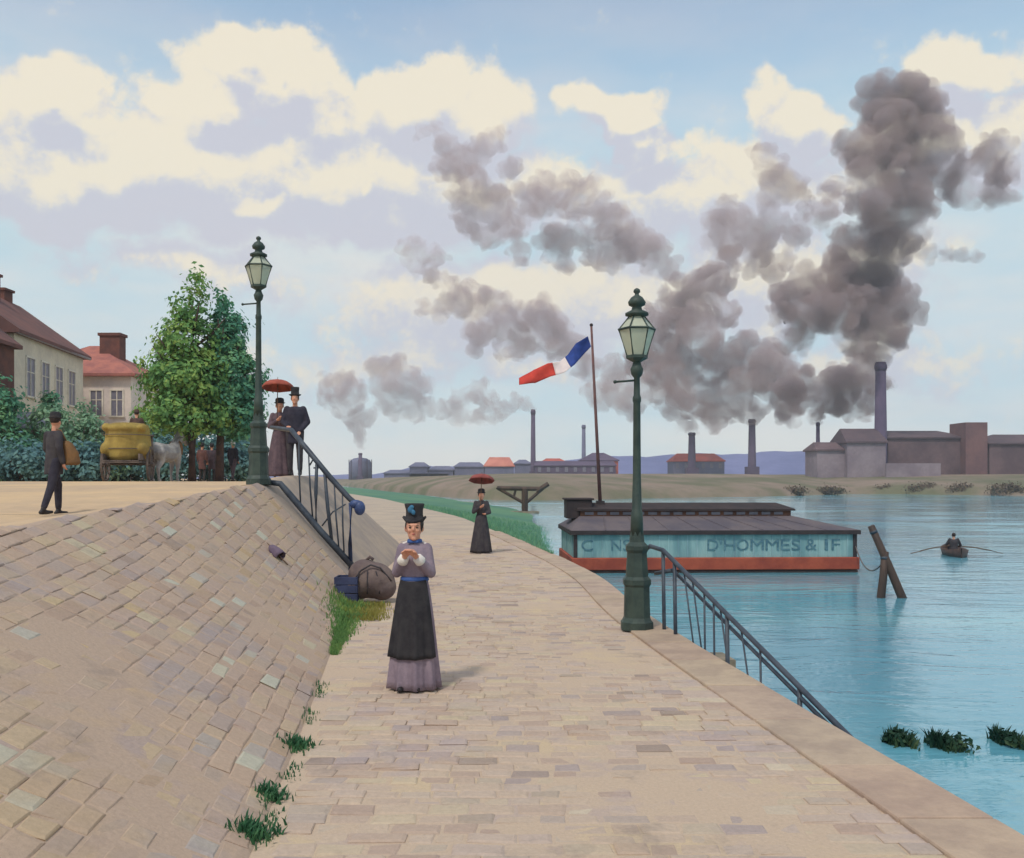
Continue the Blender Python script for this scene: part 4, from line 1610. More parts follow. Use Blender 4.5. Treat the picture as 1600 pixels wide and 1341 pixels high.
# local: head towards +y
leg = lambda x, y, f: ('chain', [(x, y, 1.08, .17), (x, y + .04 * f, .80, .115), (x, y + .02, .52, .075), (x, y - .01, .28, .052), (x, y, .13, .055), (x, y + .05, .05, .075)])
hind = lambda x, y, f: ('chain', [(x, y, 1.14, .23), (x, y + .12, .84, .16), (x, y - .10, .54, .08), (x, y - .06, .28, .055), (x, y - .04, .13, .055), (x, y + .02, .05, .075)])
fused('body', [('chain', [(0, -.66, 1.22, .33), (0, -.25, 1.15, .36), (0, .15, 1.13, .37), (0, .55, 1.20, .33)]), ('chain', [(0, .58, 1.30, .28), (0, .86, 1.62, .20), (0, 1.00, 1.88, .145)]),
               ('chain', [(0, .98, 1.94, .14), (0, 1.20, 1.80, .115), (0, 1.42, 1.60, .085), (0, 1.50, 1.53, .075)]), ('chain', [(.07, .96, 2.02, .035), (.08, .96, 2.14, .014)]), ('chain', [(-.07, .96, 2.02, .035), (-.08, .96, 2.14, .014)]),
               leg(.17, .55, 1), leg(-.17, .66, 2), hind(.18, -.72, 1), hind(-.18, -.58, 1)], .03, M_horse, horse, 3)
fused('mane', [('chain', [(0, .50, 1.62, .05), (0, .74, 1.84, .06), (0, .90, 2.06, .045)]), ('chain', [(.12, .58, 1.55, .06), (.12, .80, 1.76, .06)])], .02, M_mane, horse, 2)
fused('tail', [('chain', [(0, -.96, 1.42, .06), (0, -1.08, 1.20, .08), (0, -1.10, .80, .10), (0, -1.08, .5, .04)])], .02, M_mane, horse, 2)
fused('collar', [('chain', [(.30 * math.cos(a), .66 + .04 * math.sin(a), 1.28 + .38 * math.sin(a), .055) for a in [i * math.pi / 8 for i in range(17)]])], .025, M_leather, horse, 1)

# ------------------------------------------------------------------ things on the bank and the walk
M_bund = mat('brown_sacking', lin(122, 106, 100), lin(98, 84, 84), 3, .95, .6, 26)
M_bluebox = mat('dark_blue_paint', lin(64, 72, 104), lin(52, 58, 86), 5, .7, .2, 20)
bx_, bd_ = -2.24, 15.15
bn = empty('sacking_bundle', (bx_, bd_, .03), 0, .88)
tag(bn, 'rounded brown grey sacking bundle at the foot of the handrail', 'bundle')
fused('sack', [('ell', (.05, 0, .36), (.40, .34, .33)), ('ell', (-.10, .02, .46), (.30, .28, .28)), ('ell', (.22, -.02, .24), (.26, .27, .24)), ('ell', (-.18, 0, .25), (.22, .28, .24))], .03, M_bund, bn, 4)
MB().tube([(-.30, -.22, .30), (-.12, -.30, .56), (.05, -.27, .66), (.22, -.25, .60), (.40, -.16, .36)], .016, 8).build('cord', M_dark, bn, True)
MB().tube([(-.06, .02, .72), (.0, -.02, .78), (.06, .0, .73)], .03, 8).build('knot', M_bund, bn, True)
for i, (a, e_) in enumerate(((.6, .35), (2.2, .5), (-.5, .42))):
    MB().tube([(.42 * math.cos(-1.57 + .5 * (i - 1)) * 1.02, -.335 + .06 * abs(i - 1), .15), (.40 * math.cos(-1.57 + .55 * (i - 1)), -.345 + .07 * abs(i - 1), .34), (.3 * math.cos(-1.57 + .5 * (i - 1)), -.30, .55)], .012, 6).build('seam', M_dark, bn, True)
cr = empty('blue_crate', (bx_ - .33, bd_ - .12, .03))
tag(cr, 'small dark blue crate pushed against the sacking bundle', 'crate')
for zz in (.02, .15, .28):
    MB().box(-.16, .16, -.20, -.18, zz, zz + .115).build('slat', M_bluebox, cr, bevel=.004)
    MB().box(-.16, .16, .18, .20, zz, zz + .115).build('slat', M_bluebox, cr, bevel=.004)
    MB().box(-.18, -.16, -.20, .20, zz, zz + .115).build('slat', M_bluebox, cr, bevel=.004)
    MB().box(.16, .18, -.20, .20, zz, zz + .115).build('slat', M_bluebox, cr, bevel=.004)
MB().box(-.16, .16, -.18, .18, .015, .03).build('bottom', M_bluebox, cr)

# little mauve umbrella dropped on the bank
ux, uy = at(436, 848, 15.0).x, 15.0
M_umb = mat('mauve_umbrella_cloth', lin(112, 96, 112), lin(96, 82, 100), 8, .9)
pa, pb2 = at(452, 864, 13.8), at(420, 832, 13.9)
parasol('small mauve umbrella, half folded, dropped on the paved bank', Vector((pa.x, 13.7, height(pa.x, 13.7) + .05)), Vector((pb2.x, 13.9, height(pb2.x, 13.9) + .07)), .09, .26, M_umb)

# ------------------------------------------------------------------ grass
def blades(spots, seed, hmin, hmax, wd=.008, bend=.5):
    """single grass blades at the given spots (x, y, z, scale)"""
    r_ = np.random.default_rng(seed)
    b = MB()
    for (x, y, z, sc) in spots:
        a = r_.uniform(0, 6.28)
        h_ = r_.uniform(hmin, hmax) * sc
        dx, dy = math.cos(a) * h_ * bend * r_.uniform(.2, 1), math.sin(a) * h_ * bend * r_.uniform(.2, 1)
        w2 = wd * r_.uniform(.7, 1.3) * sc ** .5
        px2, py2 = -math.sin(a + .8) * w2, math.cos(a + .8) * w2
        b.add([(x - px2, y - py2, z), (x + px2, y + py2, z), (x + dx * .4 + px2 * .7, y + dy * .4 + py2 * .7, z + h_ * .6), (x + dx * .4 - px2 * .7, y + dy * .4 - py2 * .7, z + h_ * .6), (x + dx, y + dy, z + h_)], [(0, 1, 2, 3), (3, 2, 4)])
    return b


G_bright = leaf_mat('fresh_grass', lin(84, 126, 72), lin(112, 148, 84), lin(150, 158, 76))
G_deep = leaf_mat('deep_grass', lin(48, 92, 66), lin(62, 108, 74), lin(88, 128, 84))
G_olive = leaf_mat('olive_grass', lin(130, 128, 62), lin(148, 142, 72), lin(168, 158, 92))
G_bank = leaf_mat('bank_grass', lin(92, 144, 116), lin(108, 158, 124), lin(136, 172, 128))
sp = []
for _ in range(4200):
    y = random.uniform(10.6, 14.9)
    u = (y - 10.6) / 4.3
    half = .05 + .20 * sstep(u * 1.3)
    x = foot(y) + .02 + random.gauss(0, half * .55)
    sp.append((x, y, max(height(x, y), 0) - .01, .6 + .6 * u))
tag(blades(sp, 5, .03, .10).build('grass', G_bright), label='bright green grass along the foot of the paved bank', kind='stuff')
sp = []
for _ in range(1500):
    y = random.uniform(13.1, 14.9)
    x = foot(y) + .32 + random.gauss(0, .13)
    sp.append((x, y, 0.0, 1.0))
tag(blades(sp, 6, .03, .08).build('grass', G_olive), label='olive yellow grass between the bundle and the walking woman', kind='stuff')
for i, (lab, px, py, sz) in enumerate((('dark green grass tuft in the gutter, farther than the other two', 466, 1168, .13), ('dark green grass tuft in the gutter, between two others', 424, 1250, .10), ('dark green grass tuft in the gutter, nearest to the viewer', 400, 1308, .12))):
    d = FOC * EYE / (py - 748)
    x = (px - 800) / FOC * d
    e = empty('grass_tuft', (x, d, 0))
    tag(e, lab, 'grass tuft', 'grass tufts in the gutter')
    sp = []
    for _ in range(260):
        a, r_ = random.uniform(0, 6.28), abs(random.gauss(0, sz * .5))
        sp.append((math.cos(a) * r_, math.sin(a) * r_ * 1.3, height(x + math.cos(a) * r_, d), 1.0))
    blades(sp, 20 + i, .025, .07, .008, .9).build('foliage', G_deep, e)
sp = []
for _ in range(1100):
    y = random.uniform(3.2, 11)
    x = foot(y) + random.gauss(.0, .035)
    if math.sin(y * 5.1) + math.sin(y * 2.3 + 1) > .5:
        sp.append((x, y, max(height(x, y), 0) - .008, .5))
tag(blades(sp, 7, .04, .10).build('grass', G_deep), label='thin sparse grass growing in the gutter joint', kind='stuff')
sp = []
for _ in range(9000):
    y = 24.5 + 45 * random.random() ** 1.6
    x0, x1 = edge(y), max(shore(y), edge(y) + .3)
    x1 = x0 + (x1 - x0) * min(1, (y - 23.2) / 8)
    u = random.random()
    sp.append((x0 + (x1 - x0) * u, y, (WATER_Z - .35) * u ** 1.25 - .03, 1.0 + y * .02))
tag(blades(sp, 8, .05, .14, .012).build('grass', G_bank), label='green grass covering the slope below the far walk', kind='stuff')

# water weeds
L_weed = leaf_mat('dark_water_weed', lin(30, 58, 48), lin(40, 72, 54), lin(78, 96, 62))
for i, (lab, px, py, wpx) in enumerate((('dark green weed clump in the water closest to the railing foot', 1402, 1162, 44), ('dark green weed clump in the water, middle of three', 1490, 1170, 56), ('dark green weed clump in the water at the picture edge', 1582, 1164, 36))):
    d = FOC * (EYE - WATER_Z) / (py - 748)
    x = (px - 800) / FOC * d
    e = empty('weed_clump', (x, d, WATER_Z))
    tag(e, lab, 'water plant', 'weed clumps in the river')
    half = wpx / FOC * d / 2
    r_ = random.Random(i)
    sp = []
    cs = [(r_.uniform(-.8, .8) * half, r_.uniform(-.2, .2), r_.uniform(.5, 1.1)) for _ in range(4)]
    for _ in range(520):
        c0 = r_.choice(cs)
        sp.append((c0[0] + r_.gauss(0, half * .18), c0[1] + r_.gauss(0, .08), -.05, c0[2]))
    blades(sp, 40 + i, .10, .30, .026, .7).build('foliage', L_weed, e)
    leaves([((0, 0, .08), (half * .7, .15, .10))], 16, 10, .045, 60 + i, .3).build('floating_leaves', L_weed, e)

# ------------------------------------------------------------------ the bathing barge
M_bwall = mat('pale_blue_green_boards', lin(152, 180, 180), lin(118, 150, 156), 2.2, .85, .3, 20, stretch=(1, 1, .18), jitter=.16)
M_red_b = mat('red_lead_paint', lin(168, 80, 58), lin(142, 64, 50), 1.2, .75, .2, 18)
M_hull = mat('tarred_hull', lin(58, 46, 44), lin(44, 38, 40), 2, .7, .3, 12)
M_roofb = mat('grey_brown_felt_roof', lin(106, 96, 98), lin(88, 82, 90), .9, .9, .5, 10)
M_roofd = mat('dark_roof_edge', lin(66, 56, 56), lin(54, 48, 50), 2, .9, .3, 12)
M_orange = mat('rusty_clerestory', lin(126, 86, 66), lin(92, 68, 62), 2, .9, .2, 14)
M_letter = mat('slate_blue_lettering', lin(70, 104, 118), lin(96, 130, 140), 5, .85)
BA, BB = Vector((2.25, 35.0, WATER_Z)), Vector((12.70, 35.4, WATER_Z))
byaw = math.atan2(BB.y - BA.y, BB.x - BA.x)
BL, BD = (BB - BA).length, 5.0
barge = empty('bathing_barge', BA, byaw)
tag(barge, 'long pale blue green bathing barge with red stripe and dark two tier roof', 'barge')
MB().box(-.05, BL + .05, -.06, BD + .06, -.6, .10).build('hull', M_hull, barge, bevel=.04)
MB().box(-.09, BL + .09, -.10, BD + .10, .104, .56).build('red_strake', M_red_b, barge, bevel=.03)
wl = MB().box(0, BL, 0, BD, .562, 1.46).build('wall', M_bwall, barge)
nb = 30
for i in range(nb + 1):
    x = i * BL / nb
    MB().box(max(x - .02, -.004), min(x + .02, BL + .004), -.018, -.002, .57, 1.44).build('batten', M_bwall, wl)
for x in (.06, BL - .06):
    MB().box(x - .07, x + .07, -.035, -.003, .565, 1.45).build('corner_post', M_roofd, wl)
for j in range(6):
    yy = .3 + j * (BD - .6) / 5
    MB().box(-.018, -.002, yy - .02, yy + .02, .57, 1.44).build('batten', M_bwall, wl)
# lower roof: four slopes up to the clerestory
o_, m0 = .09, (.45, 8.75, 2.1, 3.6)
E0, E1 = 1.46, 2.00
ev = [(-o_, -o_), (BL + o_, -o_), (BL + o_, BD + o_), (-o_, BD + o_)]
iv = [(m0[0], m0[2]), (m0[1], m0[2]), (m0[1], m0[3]), (m0[0], m0[3])]
b = MB()
b.v = [(x, y, E0) for x, y in ev] + [(x, y, E0 + .10) for x, y in ev] + [(x, y, E1) for x, y in iv]
b.f = [(3, 2, 1, 0)] + [(j, (j + 1) % 4, 4 + (j + 1) % 4, 4 + j) for j in range(4)] + [(4 + j, 4 + (j + 1) % 4, 8 + (j + 1) % 4, 8 + j) for j in range(4)] + [(8, 9, 10, 11)]
rf = b.build('roof', M_roofb, barge)
MB().box(-o_ - .03, BL + o_ + .03, -o_ - .04, -o_ - .002, E0 - .06, E0 + .09).build('eave_board', M_roofd, rf)
MB().box(-o_ - .04, -o_ - .002, -o_, BD + o_, E0 - .06, E0 + .09).build('eave_board', M_roofd, rf)
MB().box(BL + o_ + .002, BL + o_ + .04, -o_, BD + o_, E0 - .06, E0 + .09).build('eave_board', M_roofd, rf)
for i in range(1, 9):
    x = i * BL / 9
    xt = m0[0] + (m0[1] - m0[0]) * i / 9
    MB().tube([(x, -o_ + .01, E0 + .105), (xt, m0[2], E1 + .01)], .018, 6).build('roof_batten', M_roofb, rf)
cl_ = MB().box(m0[0] + .03, m0[1] - .03, m0[2] + .03, m0[3] - .03, E1 - .05, E1 + .20).build('clerestory', M_orange, barge)
for i in range(16):
    x = m0[0] + .2 + i * (m0[1] - m0[0] - .4) / 16
    MB().box(x, x + .34, m0[2] + .008, m0[2] + .026, E1 + .05, E1 + .16).build('window', M_pane, cl_)
b = MB()
x0, x1, y0, y1, zc = m0[0] - .1, m0[1] + .10, m0[2] - .12, m0[3] + .12, E1 + .202
b.v = [(x0, y0, zc), (x1, y0, zc), (x1, y1, zc), (x0, y1, zc), (x0, y0, zc + .07), (x1, y0, zc + .07), (x1, y1, zc + .07), (x0, y1, zc + .07), (x0 + .1, (y0 + y1) / 2, zc + .30), (x1 - .5, (y0 + y1) / 2, zc + .30)]
b.f = [(3, 2, 1, 0), (0, 1, 5, 4), (1, 2, 6, 5), (2, 3, 7, 6), (3, 0, 4, 7), (4, 5, 9, 8), (6, 7, 8, 9), (5, 6, 9), (7, 4, 8)]
b.build('upper_roof', M_roofd, barge)
MB().box(-.05, .95, 2.2, 3.3, 1.9, 2.62).box(-.12, 1.02, 2.13, 3.37, 2.62, 2.69).build('ventilator_box', M_roofd, barge, bevel=.02)


def lettering(text, size, px0, px1, z0, ht):
    """painted capitals on the barge side between two photo columns"""
    cu = bpy.data.curves.new('lettering', 'FONT')
    cu.body = text
    cu.size = size
    cu.extrude = .002
    tmp = bpy.data.objects.new('tmp', cu)
    COL.objects.link(tmp)
    dg = bpy.context.evaluated_depsgraph_get()
    me = bpy.data.meshes.new_from_object(tmp.evaluated_get(dg))
    bpy.data.objects.remove(tmp)
    co = np.array([v.co[:] for v in me.vertices])
    lo, hi = co.min(0), co.max(0)
    xa, xb = (px0 - 800) / FOC * 35.1 - BA.x, (px1 - 800) / FOC * 35.2 - BA.x
    for v in me.vertices:
        v.co = Vector((xa + (v.co.x - lo[0]) / (hi[0] - lo[0]) * (xb - xa), -.024 - v.co.z * 1.0, z0 + (v.co.y - lo[1]) / (hi[1] - lo[1]) * ht))
    me.materials.clear()
    me.materials.append(M_letter)
    link('letter', me, wl)


for ch_, xa_, xb_ in (('C', 908, 926), ('N', 955, 970), ('S', 973, 986), ('D', 1106, 1122), ("'", 1125, 1128), ('H', 1132, 1149), ('O', 1152, 1170), ('M', 1174, 1194), ('M', 1198, 1218), ('E', 1222, 1235), ('S', 1239, 1252), ('&', 1262, 1278), ('1', 1292, 1296), ('F', 1303, 1315)):
    lettering(ch_, .5, xa_, xb_, 1.06 if ch_ == "'" else .82, .16 if ch_ == "'" else .40)

# flagpole on the barge and its flag
fp = empty('flagpole', at(938, 782, 37.8))
tag(fp, 'slightly leaning red brown flagpole standing on the barge', 'flagpole')
pb_, pt_ = at(938, 790, 37.8), at(924, 510, 37.8)
MB().tube([pb_ - fp.location, pb_.lerp(pt_, .5) - fp.location, pt_ - fp.location], [.075, .06, .045], 10).build('pole', mat('red_brown_paint', lin(118, 82, 78), lin(96, 70, 70), 4, .8), fp, True)
MB().ell(pt_ - fp.location + Vector((0, 0, .05)), .07).build('finial', M_roofd, fp, True)
MB().box(-.16, .16, -.16, .16, -.35, -.02).build('foot', M_roofd, fp)
fl = empty('flag', at(921, 525, 37.8))
tag(fl, 'blue white and red flag streaming from the flagpole', 'flag')
F0 = fl.location
mid_path = [(921, 533), (906, 545), (893, 562), (878, 574), (858, 578), (835, 588), (811, 596)]
pts = [at(px, py, 37.8) - F0 for px, py in mid_path]
for i, p in enumerate(pts):
    p.y += .18 * math.sin(i * 1.4)
wid = [.46, .62, .55, .50, .58, .62, .30]
ori = [Vector((-.25, .2, 1)), Vector((-.5, .3, .9)), Vector((-.5, .5, .8)), Vector((-.35, .5, .9)), Vector((-.2, .4, 1)), Vector((-.1, .3, 1)), Vector((.0, .2, 1))]
NU, NV = 36, 8


def flag_pt(u, v):
    t = u * (len(pts) - 1)
    i = min(int(t), len(pts) - 2)
    f = t - i
    f2 = sstep(f) * .5 + f * .5
    p = pts[i].lerp(pts[i + 1], f2)
    wd = wid[i] + (wid[i + 1] - wid[i]) * f
    o3 = ori[i].lerp(ori[i + 1], f).normalized()
    return p + o3 * wd * (v - .5) + Vector((0, .10 * math.sin(u * 11 + v * 3), .03 * math.sin(u * 9 + v * 4)))


for nm, c1, c2, ua, ub in (('blue_band', lin(48, 72, 142), lin(40, 60, 122), 0, .40), ('white_band', lin(222, 206, 200), lin(206, 192, 192), .40, .60), ('red_band', lin(206, 72, 58), lin(188, 62, 54), .60, 1.0)):
    b = MB()
    for i in range(13):
        for j in range(NV + 1):
            b.v.append(flag_pt(ua + (ub - ua) * i / 12, j / NV))
    for i in range(12):
        for j in range(NV):
            a = i * (NV + 1) + j
            b.f.append((a, a + 1, a + NV + 2, a + NV + 1))
    o = b.build(nm, mat(nm + '_cloth', c1, c2, 3, .85), fl, True)
    md = o.modifiers.new('thick', 'SOLIDIFY')
    md.thickness = .008

# ------------------------------------------------------------------ things in the river
M_pile = mat('wet_dark_timber', lin(86, 66, 56), lin(62, 52, 48), 2, .6, .5, 14, stretch=(1, 1, .25))
for (lab, t_, q_, r0, r1) in (('upright dark mooring pile in the river beyond the barge', (1383, 862), (1376, 937), .105, .12), ('slanting dark mooring pile leaning beside the upright one', (1361, 822), (1412, 940), .10, .13)):
    d = 27.8 if 'upright' in lab else 27.3
    a, b_ = at(*q_, d), at(*t_, d)
    dirn = (b_ - a).normalized()
    e = empty('mooring_pile', a)
    tag(e, lab, 'pile', 'mooring piles by the barge')
    pp = [a - dirn * 1.2, a, a.lerp(b_, .5) + Vector((.015, 0, 0)), b_]
    MB().tube([p - a for p in pp], [r1, r1, (r0 + r1) / 2, r0], 12).build('shaft', M_pile, e, True)
    c3 = b_ - a
    MB().tube([c3 - dirn * .22, c3 - dirn * .14], [r0 * 1.10, r0 * 1.12], 12).build('iron_band', M_rail, e, True)

rp = empty('mooring_rope', (12.6, 35.2, -.9))
tag(rp, 'slack rope from the barge corner to the upright pile', 'rope')
p0_, p1_ = Vector((12.62, 35.25, -.55)), at(1381, 876, 27.8)
MB().tube([p0_.lerp(p1_, f) - rp.location + Vector((0, 0, -.55 * 4 * f * (1 - f))) for f in [i / 14 for i in range(15)]], .022, 6).build('strand', M_cart, rp, True)

# rowing boat with its rower, seen from the end
bx, bd2 = at(1491, 862, 43.5).x, 43.5
boat = empty('rowing_boat', (bx, bd2, WATER_Z), R(-16))
tag(boat, 'small dark rowing boat out on the river', 'boat')
b = MB()
NSEC = 13
for i in range(NSEC):
    u = i / (NSEC - 1) * 2 - 1
    hw = .52 * (1 - abs(u) ** 2.4) + .02
    sheer = .26 + .16 * u * u
    y = u * 1.9
    for (x, z) in ((-hw, sheer), (-hw * .85, .02), (-hw * .45, -.12), (hw * .45, -.12), (hw * .85, .02), (hw, sheer), (hw - .04, sheer), (hw * .75, .05), (0, -.03), (-hw * .75, .05), (-hw + .04, sheer)):
        b.v.append((x, y, z))
for i in range(NSEC - 1):
    for j in range(11):
        a, c_ = i * 11 + j, i * 11 + (j + 1) % 11
        b.f.append((a, c_, c_ + 11, a + 11))
b.f.append(tuple(range(11)))
b.f.append(tuple(reversed(range((NSEC - 1) * 11, NSEC * 11))))
b.build('hull', mat('dark_brown_boat', lin(86, 66, 60), lin(68, 54, 52), 3, .6), boat, True)
for y in (-.9, 0, .9):
    MB().box(-.42, .42, y - .12, y + .12, .17, .20).build('thwart', M_wood, boat)
gent('rower in dark jacket seated in the small boat', (bx, bd2 + .05, WATER_Z - .70), R(-16) + math.pi, pose(hipL=(.09, -.03, .95), hipR=(-.09, -.03, .95), knL=(.13, -.40, 1.05), knR=(-.13, -.40, 1.05), anL=(.12, -.66, .80), anR=(-.12, -.66, .80),
     chest=(0, .02, 1.26), neck=(0, .0, 1.42), head=(0, -.02, 1.56), elL=(.30, -.10, 1.12), wrL=(.26, -.32, 1.06), elR=(-.30, -.10, 1.12), wrR=(-.26, -.32, 1.06)), M_dark, M_navy, .86, 'none')
for s, lab in ((-1, 'wooden oar reaching out towards the barge from the rowing boat'), (1, 'wooden oar reaching out away from the barge')):
    oe = empty('oar', (bx + s * .45, bd2, WATER_Z + .36))
    tag(oe, lab, 'oar', 'oars of the rowing boat')
    MB().tube([(-s * .30, .1, .04), (s * .4, -.05, -.02), (s * 1.15, -.2, -.16)], .024, 8).build('loom', M_wood, oe, True)
    MB().box(-.28, .28, -.05, .05, -.012, .012, Matrix.Translation((s * 1.35, -.24, -.22)) @ Matrix.Rotation(s * R(14), 4, 'Y')).build('blade', M_wood, oe, bevel=.008)

# timber T-beam on a post at the water's edge
tb0 = at(820, 797, 96)
tb = empty('loading_beam', tb0)
tag(tb, 'dark timber loading beam on a braced post beyond the grass slope', 'beam')
pl = lambda px, py: at(px, py, 96) - tb0
MB().tube([pl(820, 800) + Vector((0, 0, -.5)), pl(820, 764)], .32, 8).build('post', M_pile, tb)
bm = lambda a, c_, r_: MB().tube([pl(*a), pl(*c_)], r_, 8)
bm((778, 763), (842, 764), .22).build('crossbeam', M_pile, tb)
bm((838, 768), (857, 756), .24).build('raised_end', M_pile, tb)
bm((818, 786), (776, 762), .16).build('brace', M_pile, tb)
bm((822, 786), (850, 762), .16).build('brace', M_pile, tb)
bm((803, 776), (806, 764), .12).build('strut', M_pile, tb)
MB().box(-1.4, 1.4, -.9, .9, -.6, -.12).build('footing', M_wall, tb)

# ------------------------------------------------------------------ factories beyond the river
M_fac = mat('sooty_mauve_brick', lin(116, 94, 96), lin(96, 78, 82), .15, .95, .3, 1.5)
M_fac2 = mat('dusty_mauve_render', lin(150, 136, 142), lin(130, 116, 124), .15, .95, .3, 1.5)
M_fac3 = mat('blue_grey_brick', lin(118, 118, 142), lin(104, 106, 130), .15, .95)
M_facd = mat('violet_brick', lin(98, 84, 106), lin(86, 74, 96), .15, .95)
M_redr = mat('salmon_roof', lin(206, 134, 116), lin(190, 118, 104), .2, .95)
M_redd = mat('vermilion_roof', lin(190, 98, 82), lin(172, 88, 78), .2, .95)
M_facroof = mat('sooty_roof', lin(100, 82, 86), lin(86, 72, 78), .2, .95)
M_tower = mat('rusty_brick', lin(126, 94, 92), lin(112, 84, 86), .2, .95)


def works(name, label, cat, px0, px1, eave, base, d, depth, wall, roof, ridge=None, hip=0.0, n_win=0, win_rows=1, group=None):
    """far building: front between two photo columns at distance d"""
    a, c_ = at(px0, eave, d), at(px1, eave, d)
    zb = at(px0, base, d).z
    root = empty(name, ((a.x + c_.x) / 2, d, zb))
    tag(root, label, cat, group)
    before = snapshot()
    b = MB()
    cc = quad_box(b, (a.x, d), (c_.x, d), depth, zb - 3, a.z)
    wl_ = b.build('wall', wall)
    if ridge is not None:
        hip_roof(cc, a.z, (eave - ridge) / FOC * d, .5, hip, .4).build('roof', roof)
    if n_win:
        L = c_.x - a.x
        H_ = a.z - zb
        for rr in range(win_rows):
            for i in range(n_win):
                x = a.x + L * (i + .5) / n_win
                w_, h_ = L / n_win * .36, H_ / win_rows * .42
                z = zb + H_ * (rr + .42) / win_rows
                fr = MB().box(x - w_ / 2 - .25, x + w_ / 2 + .25, d - .12, d + .05, z - .25, z + h_ + .25).build('window', wall, wl_)
                MB().box(x - w_ / 2, x + w_ / 2, d - .16, d - .121, z, z + h_).build('pane', M_pane, fr)
    adopt(root, before)
    return root


def stack(label, px, top, base, d, wpx, m, group='factory chimneys across the river', flare=1.25):
    p = at(px, base, d)
    h_ = at(px, top, d).z - p.z
    r_ = wpx / FOC * d / 2
    root = empty('factory_chimney', p)
    tag(root, label, 'chimney', group)
    sh_ = MB().lathe([(r_ * 1.25, -4), (r_ * 1.18, h_ * .05), (r_ * .92, h_ * .93)], 16).build('shaft', m, root, True)
    MB().lathe([(r_ * .95, h_ * .92), (r_ * 1.12, h_ * .945), (r_ * 1.12, h_ * .975), (r_ * .98, h_ * .98), (r_ * .96, h_), (r_ * .7, h_), (r_ * .66, h_ - r_)], 16).build('rim', m, root, True)
    MB().box(-r_ * 1.7, r_ * 1.7, -r_ * 1.7, r_ * 1.7, -4, h_ * .07).build('plinth', m, root)
    return root


# right: the dark works
works('factory_hall', 'long dark mauve factory hall behind the tall smoking chimney', 'factory', 1388, 1512, 683, 738, 246, 22, M_fac, M_facroof, 670, .3)
works('factory_hall', 'dark factory block running off at the picture edge', 'factory', 1546, 1690, 692, 738, 244, 22, M_fac, M_facroof, 676, .6)
works('factory_tower', 'squat rusty brick tower between the two dark factory halls', 'factory', 1509, 1543, 660, 738, 243, 9, M_tower, M_tower, None, 0)
works('factory_shed', 'low dusty mauve shed with chimney pot at the end of the works', 'shed', 1277, 1322, 702, 737, 242, 10, M_fac2, M_fac, 690, .2)
works('factory_shed', 'gabled dusty mauve shed beside the tall smoking chimney', 'shed', 1324, 1384, 690, 738, 240, 12, M_fac2, M_facroof, 668, .1)
works('yard_wall', 'long pale mauve yard wall in front of the dark works', 'wall', 1385, 1470, 724, 740, 236, .8, M_fac2, M_fac2)
stack('tall thick chimney pouring the biggest column of smoke', 1376, 566, 738, 246, 17, M_facd)
stack('thin chimney just left of the dark works', 1278, 660, 738, 300, 6, M_facd)
stack('plain chimney standing alone above the blue hill', 1175, 655, 735, 420, 11, M_facd)
stack('short chimney behind the vermilion roof', 1081, 676, 735, 420, 11, M_facd)
stack('thin pale chimney by the flagpole', 912, 664, 740, 430, 6, M_fac3)
stack('tall slender chimney beside the violet factory shed', 833, 640, 744, 410, 7, M_facd)
stack('small chimney in front of the round gasholder', 563, 708, 746, 470, 6, M_facd)
works('factory_shed', 'long low shed with vermilion roof on the blue hill side', 'shed', 1052, 1132, 720, 740, 430, 16, M_fac3, M_redd, 708, .4, 6, 1)
works('factory_shed', 'long violet factory shed beside the slender chimney', 'shed', 836, 962, 727, 745, 405, 14, M_facd, M_facd, 720, .1, 9, 1)
works('factory_shed', 'hump roofed dark building behind the flagpole', 'building', 908, 966, 719, 745, 412, 14, M_redd, M_facd, 707, .8)
works('factory_shed', 'shed with low reddish roof left of the thin pale chimney', 'shed', 846, 884, 722, 745, 415, 10, M_fac3, M_redd, 716, .5)
for lab, a_, b_, ev_, rd_, rm in (('blue grey house at the left end of the distant row', 640, 668, 729, 722, M_fac3), ('low blue grey house second in the distant row', 670, 708, 734, 728, M_fac3), ('blue grey warehouse in the middle of the distant row', 710, 756, 729, 722, M_fac3),
                              ('distant house with salmon pink roof', 757, 803, 728, 714, M_redr), ('narrow blue grey block right of the salmon roof', 804, 829, 724, 718, M_fac3), ('long low blue grey building behind the distant row', 600, 700, 739, 734, M_fac3)):
    works('distant_house', lab, 'house', a_, b_, ev_, 748, 440, 12, M_fac3, rm, rd_, .4, 0, 1, 'row of houses in the distance')
gh = at(563, 747, 480)
gs = empty('gasholder', gh)
tag(gs, 'round blue grey gasholder in the far distance', 'gasholder')
rr = 17 / FOC * 480
MB().lathe([(rr, -3), (rr, 7.6), (rr * .93, 8.6), (rr * .6, 9.8), (0, 10.3)], 24).build('drum', M_fac3, gs, True)
for j in range(8):
    a = 2 * math.pi * j / 8
    MB().tube([(rr * 1.04 * math.cos(a), rr * 1.04 * math.sin(a), -3), (rr * 1.04 * math.cos(a), rr * 1.04 * math.sin(a), 9.2)], .22, 6).build('guide_column', M_facd, gs)

